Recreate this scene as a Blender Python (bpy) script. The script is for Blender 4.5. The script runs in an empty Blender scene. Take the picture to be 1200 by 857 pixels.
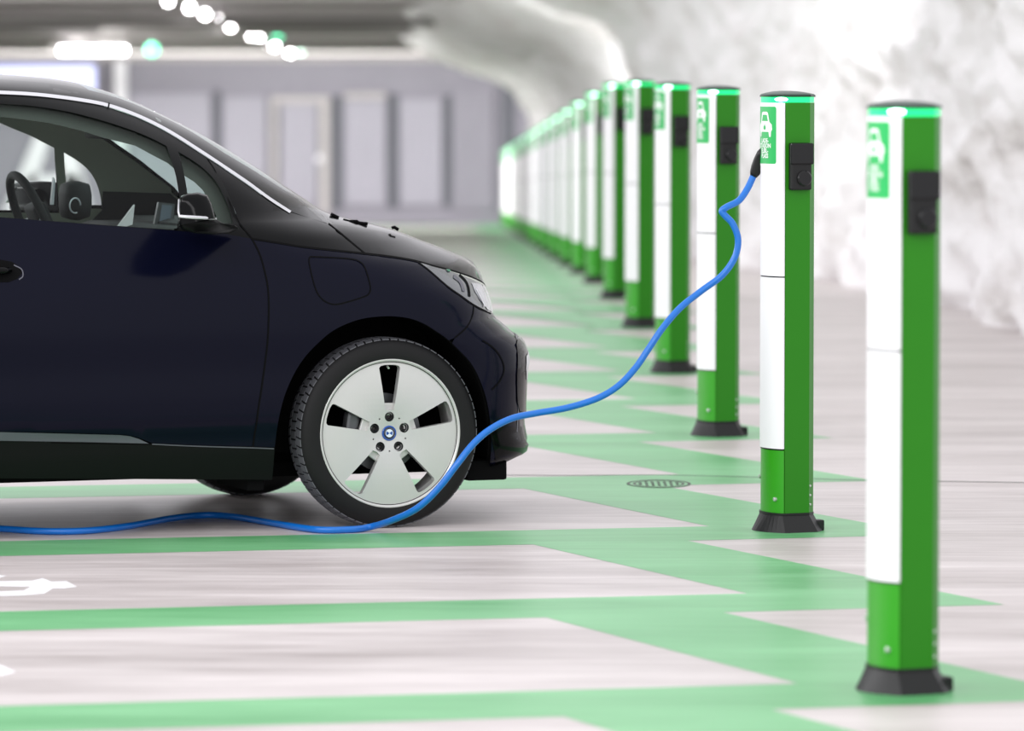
import bpy, bmesh, math, random
from mathutils import Vector, Matrix, noise
from mathutils.geometry import delaunay_2d_cdt
random.seed(4)
SC = bpy.context.scene
COL = SC.collection
pi = math.pi

# ------------------------------------------------------------------ camera
F = 6250.0                      # focal length in pixels of the 1200 px wide frame
CAMZ = 1.71
PITCH = math.atan(354.5 / F)
cam_data = bpy.data.cameras.new('camera')
cam = bpy.data.objects.new('camera', cam_data)
COL.objects.link(cam)
cam_data.sensor_width = 36
cam_data.lens = F * 36 / 1200
cam.location = (0, 0, CAMZ)
cam.rotation_euler = (pi / 2 - PITCH, 0, 0)
cam_data.clip_start = 0.5
cam_data.clip_end = 400
cam_data.dof.use_dof = True
cam_data.dof.focus_distance = 19.45
cam_data.dof.aperture_fstop = 2.9
SC.camera = cam

# ------------------------------------------------------------------ world, lights, exposure
W = bpy.data.worlds.new('world')
SC.world = W
W.use_nodes = True
W.node_tree.nodes['Background'].inputs[0].default_value = (0.97, 0.955, 1.0, 1)
W.node_tree.nodes['Background'].inputs[1].default_value = 0.80


def area(name, loc, size, size_y, power, target, color=(1, 1, 1)):
    l = bpy.data.lights.new(name, 'AREA')
    l.shape = 'RECTANGLE'
    l.size, l.size_y, l.energy, l.color = size, size_y, power, color
    o = bpy.data.objects.new(name, l)
    COL.objects.link(o)
    o.location = loc
    o.rotation_euler = (Vector(target) - Vector(loc)).to_track_quat('-Z', 'Y').to_euler()
    return o


area('ceiling_lamp_row', (-7.5, 22, 3.6), 46, 1.2, 700, (0.3, 26, 0.7), (1.0, 0.985, 1.0))
area('aisle_lamp_row', (-7.0, 52, 3.4), 40, 1.0, 300, (0.0, 58, 0.8), (1.0, 0.985, 1.0))
area('far_wall_fill', (-6.0, 105, 1.5), 14.0, 1.2, 1150, (-4.0, 114, -1.5), (1.0, 0.985, 1.0))  # added fill light aimed at the far wall, no real fixture
area('vault_fill', (-6.5, 74, 1.0), 24, 0.8, 230, (0.3, 88, 1.0), (1.0, 0.985, 1.0))  # added fill that brightens the rock vault, its back to the camera
area('far_floor_fill', (-8.0, 97, 1.95), 18, 0.8, 450, (-1.0, 98, -1.3), (1.0, 0.985, 1.0))  # added fill to lift the grey far floor, not a real row

SC.view_settings.view_transform = 'Standard'
SC.view_settings.look = 'None'
SC.view_settings.gamma = 1
SC.view_settings.use_curve_mapping = False
SC.view_settings.exposure = 0.58

# ------------------------------------------------------------------ pixel geometry
cp, sp = math.cos(PITCH), math.sin(PITCH)


def ray(u, v):
    a, b = (u - 600) / F, (428.5 - v) / F
    return Vector((a, cp + b * sp, -sp + b * cp))


def at_y(u, v, y):
    r = ray(u, v)
    t = y / r.y
    return Vector((r.x * t, y, CAMZ + r.z * t))


def floor_z(y):
    # level bay area, then the tunnel floor falls away
    if y < 34:
        return 0.0
    if y < 44:
        return -0.0235 * (y - 34) ** 2 / 20
    return -0.1175 - 0.0235 * (y - 44)


def at_floor(u, v):
    r = ray(u, v)
    y = -CAMZ / r.z * r.y if r.z < 0 else 100
    for _ in range(30):
        y = (floor_z(y) - CAMZ) / r.z * r.y
    return at_y(u, v, y)


def project(p):
    d = p.y * cp - (p.z - CAMZ) * sp
    up = p.y * sp + (p.z - CAMZ) * cp
    return 600 + F * p.x / d, 428.5 - F * up / d


# ------------------------------------------------------------------ materials
def lin(c):
    return tuple((x / 255 / 12.92) if x <= 10 else ((x / 255 + 0.055) / 1.055) ** 2.4 for x in c) + (1,)


def mat(name, rgb, rough=0.5, metal=0.0, coat=0.0, spec=0.5, emit=None, es=0.0, noise_amt=0.0, nscale=20.0, bump=0.0, bscale=60.0):
    m = bpy.data.materials.new(name)
    m.use_nodes = True
    nt = m.node_tree
    b = nt.nodes['Principled BSDF']
    c = lin(rgb)
    b.inputs['Base Color'].default_value = c
    b.inputs['Roughness'].default_value = rough
    b.inputs['Metallic'].default_value = metal
    b.inputs['Coat Weight'].default_value = coat
    b.inputs['Coat Roughness'].default_value = 0.04
    b.inputs['Specular IOR Level'].default_value = spec
    if emit:
        b.inputs['Emission Color'].default_value = lin(emit)
        b.inputs['Emission Strength'].default_value = es
    tc = nt.nodes.new('ShaderNodeTexCoord')
    if noise_amt or not emit:
        n = nt.nodes.new('ShaderNodeTexNoise')
        n.inputs['Scale'].default_value = nscale
        n.inputs['Detail'].default_value = 4
        nt.links.new(tc.outputs['Object'], n.inputs['Vector'])
        mr = nt.nodes.new('ShaderNodeMapRange')
        a = noise_amt or 0.03
        mr.inputs['To Min'].default_value = 1 - a
        mr.inputs['To Max'].default_value = 1 + a
        nt.links.new(n.outputs['Fac'], mr.inputs['Value'])
        vm = nt.nodes.new('ShaderNodeVectorMath')
        vm.operation = 'SCALE'
        vm.inputs[0].default_value = c[:3]
        nt.links.new(mr.outputs[0], vm.inputs['Scale'])
        nt.links.new(vm.outputs[0], b.inputs['Base Color'])
    if bump:
        n2 = nt.nodes.new('ShaderNodeTexNoise')
        n2.inputs['Scale'].default_value = bscale
        n2.inputs['Detail'].default_value = 6
        nt.links.new(tc.outputs['Object'], n2.inputs['Vector'])
        bp = nt.nodes.new('ShaderNodeBump')
        bp.inputs['Strength'].default_value = bump
        bp.inputs['Distance'].default_value = 0.02
        nt.links.new(n2.outputs['Fac'], bp.inputs['Height'])
        nt.links.new(bp.outputs[0], b.inputs['Normal'])
    return m


def floor_mat(name, rgb_a, rgb_b, rough_lo, rough_hi, streak=1.0):
    """Worn, slightly polished floor: blotches, long tyre-wiped streaks, fine grain."""
    m = bpy.data.materials.new(name)
    m.use_nodes = True
    nt = m.node_tree
    N, L = nt.nodes, nt.links
    b = N['Principled BSDF']
    tc = N.new('ShaderNodeTexCoord')
    mp = N.new('ShaderNodeMapping')
    mp.inputs['Rotation'].default_value = (0, 0, math.radians(-20))
    mp.inputs['Scale'].default_value = (0.5, 2.2, 1)
    L.new(tc.outputs['Object'], mp.inputs['Vector'])
    n1 = N.new('ShaderNodeTexNoise')
    n1.inputs['Scale'].default_value = 0.9
    n1.inputs['Detail'].default_value = 8
    n1.inputs['Roughness'].default_value = 0.65
    L.new(mp.outputs[0], n1.inputs['Vector'])
    mp2 = N.new('ShaderNodeMapping')
    mp2.inputs['Rotation'].default_value = (0, 0, math.radians(-12))
    mp2.inputs['Scale'].default_value = (0.7, 6.0, 1)
    L.new(tc.outputs['Object'], mp2.inputs['Vector'])
    n2 = N.new('ShaderNodeTexNoise')
    n2.inputs['Scale'].default_value = 3.0
    n2.inputs['Detail'].default_value = 5
    L.new(mp2.outputs[0], n2.inputs['Vector'])
    mx = N.new('ShaderNodeMath')
    mx.operation = 'MULTIPLY_ADD'
    mx.inputs[1].default_value = 0.45 * streak
    L.new(n2.outputs['Fac'], mx.inputs[0])
    L.new(n1.outputs['Fac'], mx.inputs[2])
    rp = N.new('ShaderNodeValToRGB')
    rp.color_ramp.elements[0].position = 0.48
    rp.color_ramp.elements[1].position = 0.98
    rp.color_ramp.elements[0].color = lin(rgb_a)
    rp.color_ramp.elements[1].color = lin(rgb_b)
    L.new(mx.outputs[0], rp.inputs[0])
    L.new(rp.outputs[0], b.inputs['Base Color'])
    mr = N.new('ShaderNodeMapRange')
    mr.inputs['To Min'].default_value = rough_lo
    mr.inputs['To Max'].default_value = rough_hi
    L.new(n1.outputs['Fac'], mr.inputs['Value'])
    L.new(mr.outputs[0], b.inputs['Roughness'])
    n3 = N.new('ShaderNodeTexNoise')
    n3.inputs['Scale'].default_value = 90
    n3.inputs['Detail'].default_value = 4
    L.new(tc.outputs['Object'], n3.inputs['Vector'])
    bp = N.new('ShaderNodeBump')
    bp.inputs['Strength'].default_value = 0.12
    bp.inputs['Distance'].default_value = 0.004
    L.new(n3.outputs['Fac'], bp.inputs['Height'])
    L.new(bp.outputs[0], b.inputs['Normal'])
    return m


def rock_mat():
    m = bpy.data.materials.new('painted_rock')
    m.use_nodes = True
    nt = m.node_tree
    N, L = nt.nodes, nt.links
    b = N['Principled BSDF']
    b.inputs['Roughness'].default_value = 0.75
    tc = N.new('ShaderNodeTexCoord')
    mp = N.new('ShaderNodeMapping')
    mp.inputs['Rotation'].default_value = (0.5, 0.2, 0.3)
    mp.inputs['Scale'].default_value = (1.0, 0.35, 1.6)
    L.new(tc.outputs['Object'], mp.inputs['Vector'])
    n1 = N.new('ShaderNodeTexNoise')
    n1.inputs['Scale'].default_value = 1.1
    n1.inputs['Detail'].default_value = 9
    n1.inputs['Roughness'].default_value = 0.7
    L.new(mp.outputs[0], n1.inputs['Vector'])
    rp = N.new('ShaderNodeValToRGB')
    e = rp.color_ramp.elements
    e[0].position, e[0].color = 0.24, lin((158, 152, 149))
    e[1].position, e[1].color = 0.50, lin((236, 234, 234))
    x = e.new(0.36)
    x.color = lin((216, 212, 210))
    L.new(n1.outputs['Fac'], rp.inputs[0])
    L.new(rp.outputs[0], b.inputs['Base Color'])
    n3 = N.new('ShaderNodeTexNoise')
    n3.inputs['Scale'].default_value = 7
    n3.inputs['Detail'].default_value = 9
    L.new(mp.outputs[0], n3.inputs['Vector'])
    bp = N.new('ShaderNodeBump')
    bp.inputs['Strength'].default_value = 0.45
    bp.inputs['Distance'].default_value = 0.04
    L.new(n3.outputs['Fac'], bp.inputs['Height'])
    L.new(bp.outputs[0], b.inputs['Normal'])
    return m


def glass_mat(name, tint, refl=1.0, rough=0.0):
    m = bpy.data.materials.new(name)
    m.use_nodes = True
    nt = m.node_tree
    N, L = nt.nodes, nt.links
    N.remove(N['Principled BSDF'])
    out = N['Material Output']
    tr = N.new('ShaderNodeBsdfTransparent')
    tr.inputs[0].default_value = lin(tint)
    gl = N.new('ShaderNodeBsdfGlossy')
    gl.inputs['Roughness'].default_value = rough
    fr = N.new('ShaderNodeLayerWeight')
    fr.inputs['Blend'].default_value = 0.5
    pw_ = N.new('ShaderNodeMath')
    pw_.operation = 'POWER'
    pw_.inputs[1].default_value = 5.0
    L.new(fr.outputs['Facing'], pw_.inputs[0])
    mm = N.new('ShaderNodeMath')
    mm.operation = 'MULTIPLY_ADD'
    mm.inputs[1].default_value = 0.96 * refl
    mm.inputs[2].default_value = 0.035 * refl
    L.new(pw_.outputs[0], mm.inputs[0])
    mx = N.new('ShaderNodeMixShader')
    L.new(mm.outputs[0], mx.inputs[0])
    L.new(tr.outputs[0], mx.inputs[1])
    L.new(gl.outputs[0], mx.inputs[2])
    L.new(mx.outputs[0], out.inputs['Surface'])
    return m


M = dict(
    concrete=floor_mat('polished_concrete', (162, 153, 150), (222, 215, 213), 0.30, 0.50),
    green_paint=floor_mat('green_floor_paint', (80, 160, 96), (136, 204, 148), 0.28, 0.46, 0.7),
    white_paint=mat('white_floor_paint', (245, 245, 247), 0.5, noise_amt=0.05),
    joint=mat('joint_sealant', (92, 92, 90), 0.8),
    rock=rock_mat(),
    wall=mat('grey_lilac_wall', (150, 148, 156), 0.8, noise_amt=0.06, nscale=1.5),
    wall_light=mat('light_wall_panel', (168, 166, 175), 0.7, noise_amt=0.05, nscale=1.0),
    wall_dark=mat('dark_wall_recess', (104, 106, 112), 0.8),
    wall_white=mat('white_wall_paint', (240, 240, 242), 0.7),
    ceiling=mat('ceiling_concrete', (176, 168, 170), 0.9, noise_amt=0.15, nscale=0.8),
    beam=mat('pale_beam', (188, 184, 182), 0.7, noise_amt=0.08, nscale=2),
    pipe=mat('galvanised_pipe', (150, 148, 145), 0.45, metal=0.5),
    post_green=mat('post_green', (36, 126, 8), 0.42, coat=0.0, spec=0.3, noise_amt=0.03, nscale=8),
    post_cover=mat('post_green_lit', (46, 156, 12), 0.35, coat=0.05),  # lighter copy of the post green: light from the left painted in
    post_white=mat('post_white', (246, 244, 247), 0.4, noise_amt=0.01),
    black_plastic=mat('black_plastic', (22, 23, 23), 0.45, spec=0.35, noise_amt=0.1, bump=0.05, bscale=200),
    black_gloss_plastic=mat('black_gloss_plastic', (17, 18, 19), 0.25, spec=0.35),
    dark_green=mat('dark_green_lid', (12, 52, 34), 0.35),
    sticker=mat('sticker_green', (28, 180, 90), 0.4),
    sticker_white=mat('sticker_white', (246, 250, 247), 0.4),
    ring=mat('lit_ring', (20, 200, 110), 0.3, emit=(0, 235, 130), es=0.75),
    led=mat('led', (255, 255, 255), 0.3, emit=(190, 255, 225), es=5.0),
    bolt=mat('steel_bolt', (205, 210, 205), 0.3, metal=0.6),
    blue=mat('blue_cable', (8, 112, 206), 0.38, coat=0.2, noise_amt=0.04),
    navy=mat('navy_car_paint', (8, 10, 27), 0.16, coat=0.0, spec=0.12, noise_amt=0.02, nscale=300),
    gloss_black=mat('gloss_black_car_panel', (8, 9, 10), 0.11, coat=0.0, spec=0.12),
    matt_black=mat('matt_black_sill', (11, 13, 13), 0.45, spec=0.15),
    liner=mat('wheel_arch_liner', (11, 11, 12), 0.9, spec=0.1),
    trim=mat('satin_silver_trim', (215, 216, 220), 0.3, metal=0.4),
    sill_silver=mat('grey_sill_strip', (96, 97, 106), 0.35, metal=0.3),
    rubber=mat('tyre_rubber', (17, 17, 18), 0.6, spec=0.3, noise_amt=0.08, nscale=40),
    tread=mat('tyre_tread', (92, 93, 98), 0.6),
    alloy=mat('silver_alloy', (208, 208, 205), 0.34, metal=0.45, noise_amt=0.015, nscale=50),
    alloy_dark=mat('grey_steel', (98, 100, 102), 0.45, metal=0.7),
    bolt_dark=mat('bolt_socket', (36, 32, 32), 0.5),
    cap_blue=mat('cap_blue', (20, 78, 160), 0.25, coat=0.6),
    cap_navy=mat('cap_navy', (10, 16, 52), 0.25, coat=0.6),
    cap_light=mat('cap_light', (232, 240, 248), 0.3),
    interior=mat('dark_interior', (26, 28, 30), 0.75),
    pillar_trim=mat('dark_pillar_trim', (64, 69, 64), 0.9),
    headliner=mat('olive_headliner', (136, 141, 128), 0.9, noise_amt=0.06, nscale=5),
    int_light=mat('interior_silver', (200, 205, 212), 0.35),
    int_screen=mat('interior_screen', (112, 122, 134), 0.2),
    glass=glass_mat('side_glass', (238, 247, 243), 0.4),
    wind_glass=glass_mat('windscreen_glass', (222, 238, 232), 1.0, 0.03),
    lens=mat('headlamp_lens', (70, 76, 80), 0.12, coat=1.0),
    lens_bright=mat('headlamp_reflector', (176, 178, 184), 0.18, coat=1.0),
    green_dot=mat('green_reflector', (10, 120, 84), 0.2),
    lamp=mat('lamp_tube', (255, 255, 255), 0.4, emit=(255, 250, 255), es=14.0),
    lamp_small=mat('lamp_disc', (255, 255, 255), 0.4, emit=(255, 252, 255), es=30.0),
    lamp_green=mat('green_lamp', (120, 235, 190), 0.4, emit=(90, 235, 175), es=4.0),
    lit_sign=mat('lit_sign', (140, 145, 185), 0.5, emit=(200, 206, 250), es=0.28),
)


# ------------------------------------------------------------------ object helpers
def link(name, me, parent=None):
    o = bpy.data.objects.new(name, me)
    COL.objects.link(o)
    if parent is not None:
        o.parent = parent
    return o


def meshobj(name, vs, fs, mats, parent=None, smooth=False, mi=None, normals=None):
    me = bpy.data.meshes.new(name)
    me.from_pydata([tuple(v) for v in vs], [], fs)
    for m_ in (mats if isinstance(mats, (list, tuple)) else [mats]):
        me.materials.append(m_)
    if mi:
        me.polygons.foreach_set('material_index', mi)
    if smooth:
        me.polygons.foreach_set('use_smooth', [True] * len(fs))
    me.update()
    if normals:
        me.normals_split_custom_set_from_vertices([tuple(n) for n in normals])
    return link(name, me, parent)


def tag(o, label=None, cat=None, group=None, kind=None):
    if label:
        o['label'] = label
    if cat:
        o['category'] = cat
    if group:
        o['group'] = group
    if kind:
        o['kind'] = kind
    return o


def empty(name, loc=(0, 0, 0), rz=0.0):
    o = bpy.data.objects.new(name, None)
    COL.objects.link(o)
    o.location = loc
    o.rotation_euler = (0, 0, rz)
    o.empty_display_size = 0.2
    return o


def copy_tree(o, parent=None):
    c = o.copy()
    COL.objects.link(c)
    c.parent = parent
    for ch in list(o.children):
        copy_tree(ch, c)
    return c


class MB:
    """collects simple solids into one mesh"""

    def __init__(self):
        self.v, self.f, self.m = [], [], []

    def add(self, vs, fs, mi=0):
        n = len(self.v)
        self.v += [Vector(p) for p in vs]
        self.f += [tuple(i + n for i in f) for f in fs]
        self.m += [mi] * len(fs)
        return self

    def box(self, c, s, mi=0, rot=None, bev=0.0):
        bm = bmesh.new()
        bmesh.ops.create_cube(bm, size=1)
        for v in bm.verts:
            v.co = Vector((v.co.x * s[0], v.co.y * s[1], v.co.z * s[2]))
        if bev:
            bmesh.ops.bevel(bm, geom=bm.edges[:], offset=bev, segments=2, affect='EDGES', profile=0.6)
        R = rot if rot is not None else Matrix.Identity(3)
        self.add([R @ v.co + Vector(c) for v in bm.verts], [tuple(v.index for v in f.verts) for f in bm.faces], mi)
        bm.free()
        return self

    def prism(self, outline, z0, z1, mi=0, grow=0.0, cap=True):
        """outline of (x, y) lifted from z0 to z1; grow spreads the foot outwards"""
        n = len(outline)
        cx = sum(p[0] for p in outline) / n
        cy = sum(p[1] for p in outline) / n
        lo = []
        for x, y in outline:
            d = Vector((x - cx, y - cy))
            d2 = d + d.normalized() * grow
            lo.append((cx + d2.x, cy + d2.y, z0))
        hi = [(x, y, z1) for x, y in outline]
        fs = [(i, (i + 1) % n, (i + 1) % n + n, i + n) for i in range(n)]
        if cap:
            fs += [tuple(range(n))[::-1], tuple(range(n, 2 * n))]
        return self.add(lo + hi, fs, mi)

    def tube(self, pts, r, mi=0, seg=10, closed=False, cap=True):
        pts = [Vector(p) for p in pts]
        n = len(pts)
        rr = r if isinstance(r, (list, tuple)) else [r] * n
        vs, fs = [], []
        prev = None
        for i, p in enumerate(pts):
            a = pts[(i - 1) % n] if (closed or i > 0) else p
            b = pts[(i + 1) % n] if (closed or i < n - 1) else p
            t = (b - a).normalized()
            if prev is None:
                h = Vector((0, 0, 1)) if abs(t.z) < 0.9 else Vector((1, 0, 0))
                x = t.cross(h).normalized()
            else:
                x = (prev - t * prev.dot(t)).normalized()
            prev = x
            y = t.cross(x)
            for k in range(seg):
                a_ = 2 * pi * k / seg
                vs.append(p + (x * math.cos(a_) + y * math.sin(a_)) * rr[i])
        m_ = n if closed else n - 1
        for i in range(m_):
            j = (i + 1) % n
            for k in range(seg):
                k2 = (k + 1) % seg
                fs.append((i * seg + k, i * seg + k2, j * seg + k2, j * seg + k))
        if cap and not closed:
            fs += [tuple(range(seg))[::-1], tuple((n - 1) * seg + k for k in range(seg))]
        return self.add(vs, fs, mi)

    def lathe_y(self, prof, seg=64, mi=0, c=(0, 0, 0), close=False):
        """revolve (r, y) about the local y axis"""
        vs, fs = [], []
        n = len(prof)
        for k in range(seg):
            a = 2 * pi * k / seg
            for r, y in prof:
                vs.append((c[0] + r * math.cos(a), c[1] + y, c[2] + r * math.sin(a)))
        for k in range(seg):
            k2 = (k + 1) % seg
            for i in range(n if close else n - 1):
                j = (i + 1) % n
                fs.append((k * n + i, k * n + j, k2 * n + j, k2 * n + i))
        return self.add(vs, fs, mi)

    def build(self, name, mats, parent=None, smooth=False):
        return meshobj(name, self.v, self.f, mats, parent, smooth, self.m)


def catmull(pts, n=6):
    pts = [Vector(p) for p in pts]
    out = []
    for i in range(len(pts) - 1):
        p0 = pts[i - 1] if i else pts[0] * 2 - pts[1]
        p1, p2 = pts[i], pts[i + 1]
        p3 = pts[i + 2] if i + 2 < len(pts) else p2 * 2 - p1
        for k in range(n):
            t = k / n
            out.append(0.5 * ((2 * p1) + (p2 - p0) * t + (2 * p0 - 5 * p1 + 4 * p2 - p3) * t * t + (3 * p1 - p0 - 3 * p2 + p3) * t ** 3))
    out.append(pts[-1])
    return out


def cr(pts, n=5):
    return [(p.x, p.y) for p in catmull([(a, b, 0) for a, b in pts], n)]


def inside(p, poly):
    x, y = p[0], p[1]
    c = False
    j = len(poly) - 1
    for i in range(len(poly)):
        xi, yi = poly[i][0], poly[i][1]
        xj, yj = poly[j][0], poly[j][1]
        if (yi > y) != (yj > y) and x < (xj - xi) * (y - yi) / (yj - yi) + xi:
            c = not c
        j = i
    return c


def resample(poly, step):
    out = []
    n = len(poly)
    for i in range(n):
        a, b = Vector(poly[i][:2]), Vector(poly[(i + 1) % n][:2])
        k = max(1, int((b - a).length / step))
        for q in range(k):
            out.append(tuple(a.lerp(b, q / k)))
    return out


def fill2d(outer, holes=(), step=0.05, grid=None):
    """triangulate a polygon with holes; returns points and triangles"""
    loops = [resample(outer, step)] + [resample(h, step) for h in holes]
    pts, edges = [], []
    for lp in loops:
        n0 = len(pts)
        pts += lp
        edges += [(n0 + i, n0 + (i + 1) % len(lp)) for i in range(len(lp))]
    xs = [p[0] for p in loops[0]]
    ys = [p[1] for p in loops[0]]
    if grid is not None:
        for gx in grid(min(xs), max(xs)):
            k = int((max(ys) - min(ys)) / step) + 1
            for j in range(k):
                q = (gx, min(ys) + (j + 0.5) * step)
                if inside(q, loops[0]) and not any(inside(q, h) for h in loops[1:]):
                    if min((q[0] - p[0]) ** 2 + (q[1] - p[1]) ** 2 for p in pts[:len(pts)]) > (step * 0.4) ** 2:
                        pts.append(q)
    res = delaunay_2d_cdt([Vector(p) for p in pts], edges, [], 0, 1e-6)
    vs, tris = res[0], res[2]
    out = []
    for t in tris:
        c = ((vs[t[0]][0] + vs[t[1]][0] + vs[t[2]][0]) / 3, (vs[t[0]][1] + vs[t[1]][1] + vs[t[2]][1]) / 3)
        if inside(c, loops[0]) and not any(inside(c, h) for h in loops[1:]):
            a, b, d = (Vector(vs[i]) for i in t)
            if (b - a).cross(d - a) < 0:
                t = (t[0], t[2], t[1])
            out.append(tuple(t))
    return [tuple(v) for v in vs], out, loops


# ------------------------------------------------------------------ the setting: floor
ys = [8 + 2 * i for i in range(57)]
xs = [-24, -16, -10, -6, -3, 0, 3, 6, 9]
vs = [(x, y, floor_z(y)) for y in ys for x in xs]
fs = [(j * len(xs) + i, j * len(xs) + i + 1, (j + 1) * len(xs) + i + 1, (j + 1) * len(xs) + i) for j in range(len(ys) - 1) for i in range(len(xs) - 1)]
tag(meshobj('floor', vs, fs, M['concrete'], smooth=True), kind='structure')

# one bay's share of the zigzag, measured on the floor, then repeated down the row
P = lambda u, v: at_floor(u, v).to_2d()
A0, A1 = P(0, 650), P(615, 640)         # upper edge of the bay = lower edge of the green stripe
A2 = P(870, 694.5)                      # tip of the pale bay
B1 = P(640, 724)
stripe_dir = (P(640, 724) - P(0, 740)).normalized()
row = Vector((1.066 - 0.0595 * 4, 14.49 + 20.0)) - Vector((1.066, 14.49))
bay = row / 8                            # half of one post spacing: 2.5 m
tip_white = P(876, 696)
tip_grey = P(847, 718)
tip_green = P(1177, 709)
knee = P(640, 724)                       # where the stripe turns into the diagonal arm
diag_tip = P(931, 802)


def isect(p, d, q, e):
    k = (q - p)
    t = (k.x * e.y - k.y * e.x) / (d.x * e.y - d.y * e.x)
    return p + d * t


dd = (diag_tip - knee).normalized()
# lattice of key points for unit 0 (between the bay with tip (876,696) and the next one)
far_left = tip_white - stripe_dir * 12
paint = []
for k in range(-2, 42):
    off = bay * k
    a = far_left + off                       # upper stripe edge far left
    b = tip_white + off                      # tip of the pale bay above
    c = b + (tip_grey - tip_white) * 0
    # the arm: from this stripe's knee the lower edge runs diagonally to the next pale tip
    g = tip_grey + off
    t = tip_green + off - bay * 0
    kn = knee + off
    low_left = kn - stripe_dir * 12
    nxt = b - bay
    paint.append((a, b, low_left, kn, nxt, g, t))
vs, fs = [], []


def add_poly(pts2, h=None):
    n = len(vs)
    for p in pts2:
        vs.append((p.x, p.y, floor_z(p.y) + (0.0006 if p.y < 33 else 0.004)))
    fs.append(tuple(range(n, n + len(pts2))))


for i in range(1, len(paint)):
    a, b, low_left, kn, nxt, g, t = paint[i]
    # stripe on the left
    for q in range(8):
        s0, s1 = q / 8, (q + 1) / 8
        add_poly([low_left.lerp(kn, s0), low_left.lerp(kn, s1), a.lerp(a + (kn - low_left), s1), a.lerp(a + (kn - low_left), s0)])
    up = a + (kn - low_left)                # point of the upper edge above the knee
    add_poly([kn, nxt, g, b, up])
    add_poly([nxt, g - bay, t - bay, g])
floor_green = meshobj('floor_marking', vs, fs, M['green_paint'])
tag(floor_green, kind='structure')

# ------------------------------------------------------------------ rock wall
def wall_x(y):
    return 3.32 - 0.0470 * (y - 34) if y > 34 else 3.32 - 0.03 * (y - 34)


prof = [(0.10, -0.1), (0.05, 0.0), (0.0, 0.12), (-0.04, 0.5), (0.0, 1.0), (0.02, 1.5), (0.0, 1.9), (-0.10, 2.25), (-0.36, 2.6), (-0.78, 2.84), (-1.48, 3.02), (-2.2, 3.4), (-2.8, 4.1), (-3.0, 4.6)]
pr = catmull([(a, b, 0) for a, b in prof], 8)
NY = 330
vs, fs = [], []
np_ = len(pr)
for j in range(NY):
    f = j / (NY - 1)
    y = 1 / (1 / 24 + (1 / 97.5 - 1 / 24) * f)
    for i, p in enumerate(pr):
        k = min(1.0, max(0.0, (p.y - 1.9) / 1.0))
        near = min(1.0, max(0.0, (y - 50) / 35))
        lean = 0.0 if p.y < 1.9 else (1 - near) * 0.55 * (p.y - 1.9)
        q = Vector((wall_x(y) + p.x * (0.35 + 0.65 * near) + lean * 0.2, y, floor_z(y) + p.y + (1 - near) * max(0, p.y - 1.9) * 0.6))
        nn = noise.fractal(Vector((q.x * 0.5, q.y * 0.22 + q.z * 0.35, q.z * 0.8 - q.y * 0.12)), 1.0, 2.1, 6)
        rg = abs(noise.noise(Vector((q.y * 0.35 + q.z * 0.9, q.z * 1.1 - q.y * 0.3, 3.3))))
        fine = noise.fractal(Vector((q.y * 1.6, q.z * 3.2, q.x)), 0.9, 2.2, 4)
        rg2 = abs(noise.noise(Vector((q.y * 0.9 + q.z * 2.2, q.z * 2.6 - q.y * 0.8, 9.1))))
        rg3 = abs(noise.noise(Vector((q.y * 2.6 + q.z * 4.2, q.z * 6.0 - q.y * 1.4, 5.1))))
        foot = max(0.0, 1 - p.y / 0.55)
        boulder = foot * 0.28 * max(0, noise.noise(Vector((q.y * 0.55, 1.7, 0.0))) + 0.25)
        d = 0.13 * nn - 0.22 * rg - 0.15 * rg2 - 0.05 * rg3 + 0.03 * fine + 0.12
        q.x -= d * (1 - 0.5 * k) + boulder
        if p.y > 2.2:
            q.z += 0.22 * nn * k
        vs.append(q)
for j in range(NY - 1):
    for i in range(np_ - 1):
        a = j * np_ + i
        fs.append((a, a + np_, a + np_ + 1, a + 1))
# thickness at the far edge of the rock lip
n0 = len(vs)
last = [(NY - 1) * np_ + i for i in range(np_)]
for i in last:
    p = vs[i]
    vs.append((p[0] + 2.5, p[1] + 0.6, p[2] + 0.8))
for i in range(np_ - 1):
    fs.append((last[i], n0 + i, n0 + i + 1, last[i + 1]))
tag(meshobj('wall_right', vs, fs, M['rock'], smooth=True), kind='structure')

# ------------------------------------------------------------------ far wall with panels
YW = 118.0


def wall_box(u0, v0, u1, v1, y0, y1, material, name=None, parent=None):
    a, b = at_y(u0, v0, YW), at_y(u1, v1, YW)
    m_ = MB().box(((a.x + b.x) / 2, (y0 + y1) / 2, (a.z + b.z) / 2), (abs(b.x - a.x), y1 - y0, abs(a.z - b.z)))
    return m_.build(name or 'wall_panel', material, parent)


wf = wall_box(-500, 40, 760, 275, YW + 0.05, YW + 0.4, M['wall'], 'wall_far')
tag(wf, kind='structure')
for (u0, v0, u1, v1, m_) in ((150, 110, 247, 262, 'wall_light'), (262, 114, 312, 240, 'wall_light'), (330, 122, 372, 240, 'wall_light'), (404, 118, 452, 240, 'wall_light'),
                             (469, 116, 518, 240, 'wall_light'), (530, 104, 578, 246, 'wall')):
    p_ = wall_box(u0, v0, u1, v1, YW - 0.10, YW + 0.06, M[m_], 'wall_panel', wf)
for (u0, v0, u1, v1, m_) in ((250, 106, 259, 250, 'wall_dark'), (390, 112, 401, 246, 'wall_dark'), (455, 110, 466, 244, 'wall_dark'), (520, 112, 529, 242, 'wall_dark'), (588, 96, 603, 262, 'wall_dark')):
    wall_box(u0, v0, u1, v1, YW - 0.03, YW + 0.06, M[m_], 'recess', wf)
for (u0, v0, u1, v1) in ((318, 113, 386, 121), (318, 121, 325, 250), (375, 121, 386, 250), (404, 109, 452, 116)):
    wall_box(u0, v0, u1, v1, YW - 0.16, YW + 0.06, M['beam'], 'door_frame', wf)
wall_box(-500, 66, 620, 72, YW - 0.3, YW + 0.06, M['beam'], 'ledge', wf)
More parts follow.
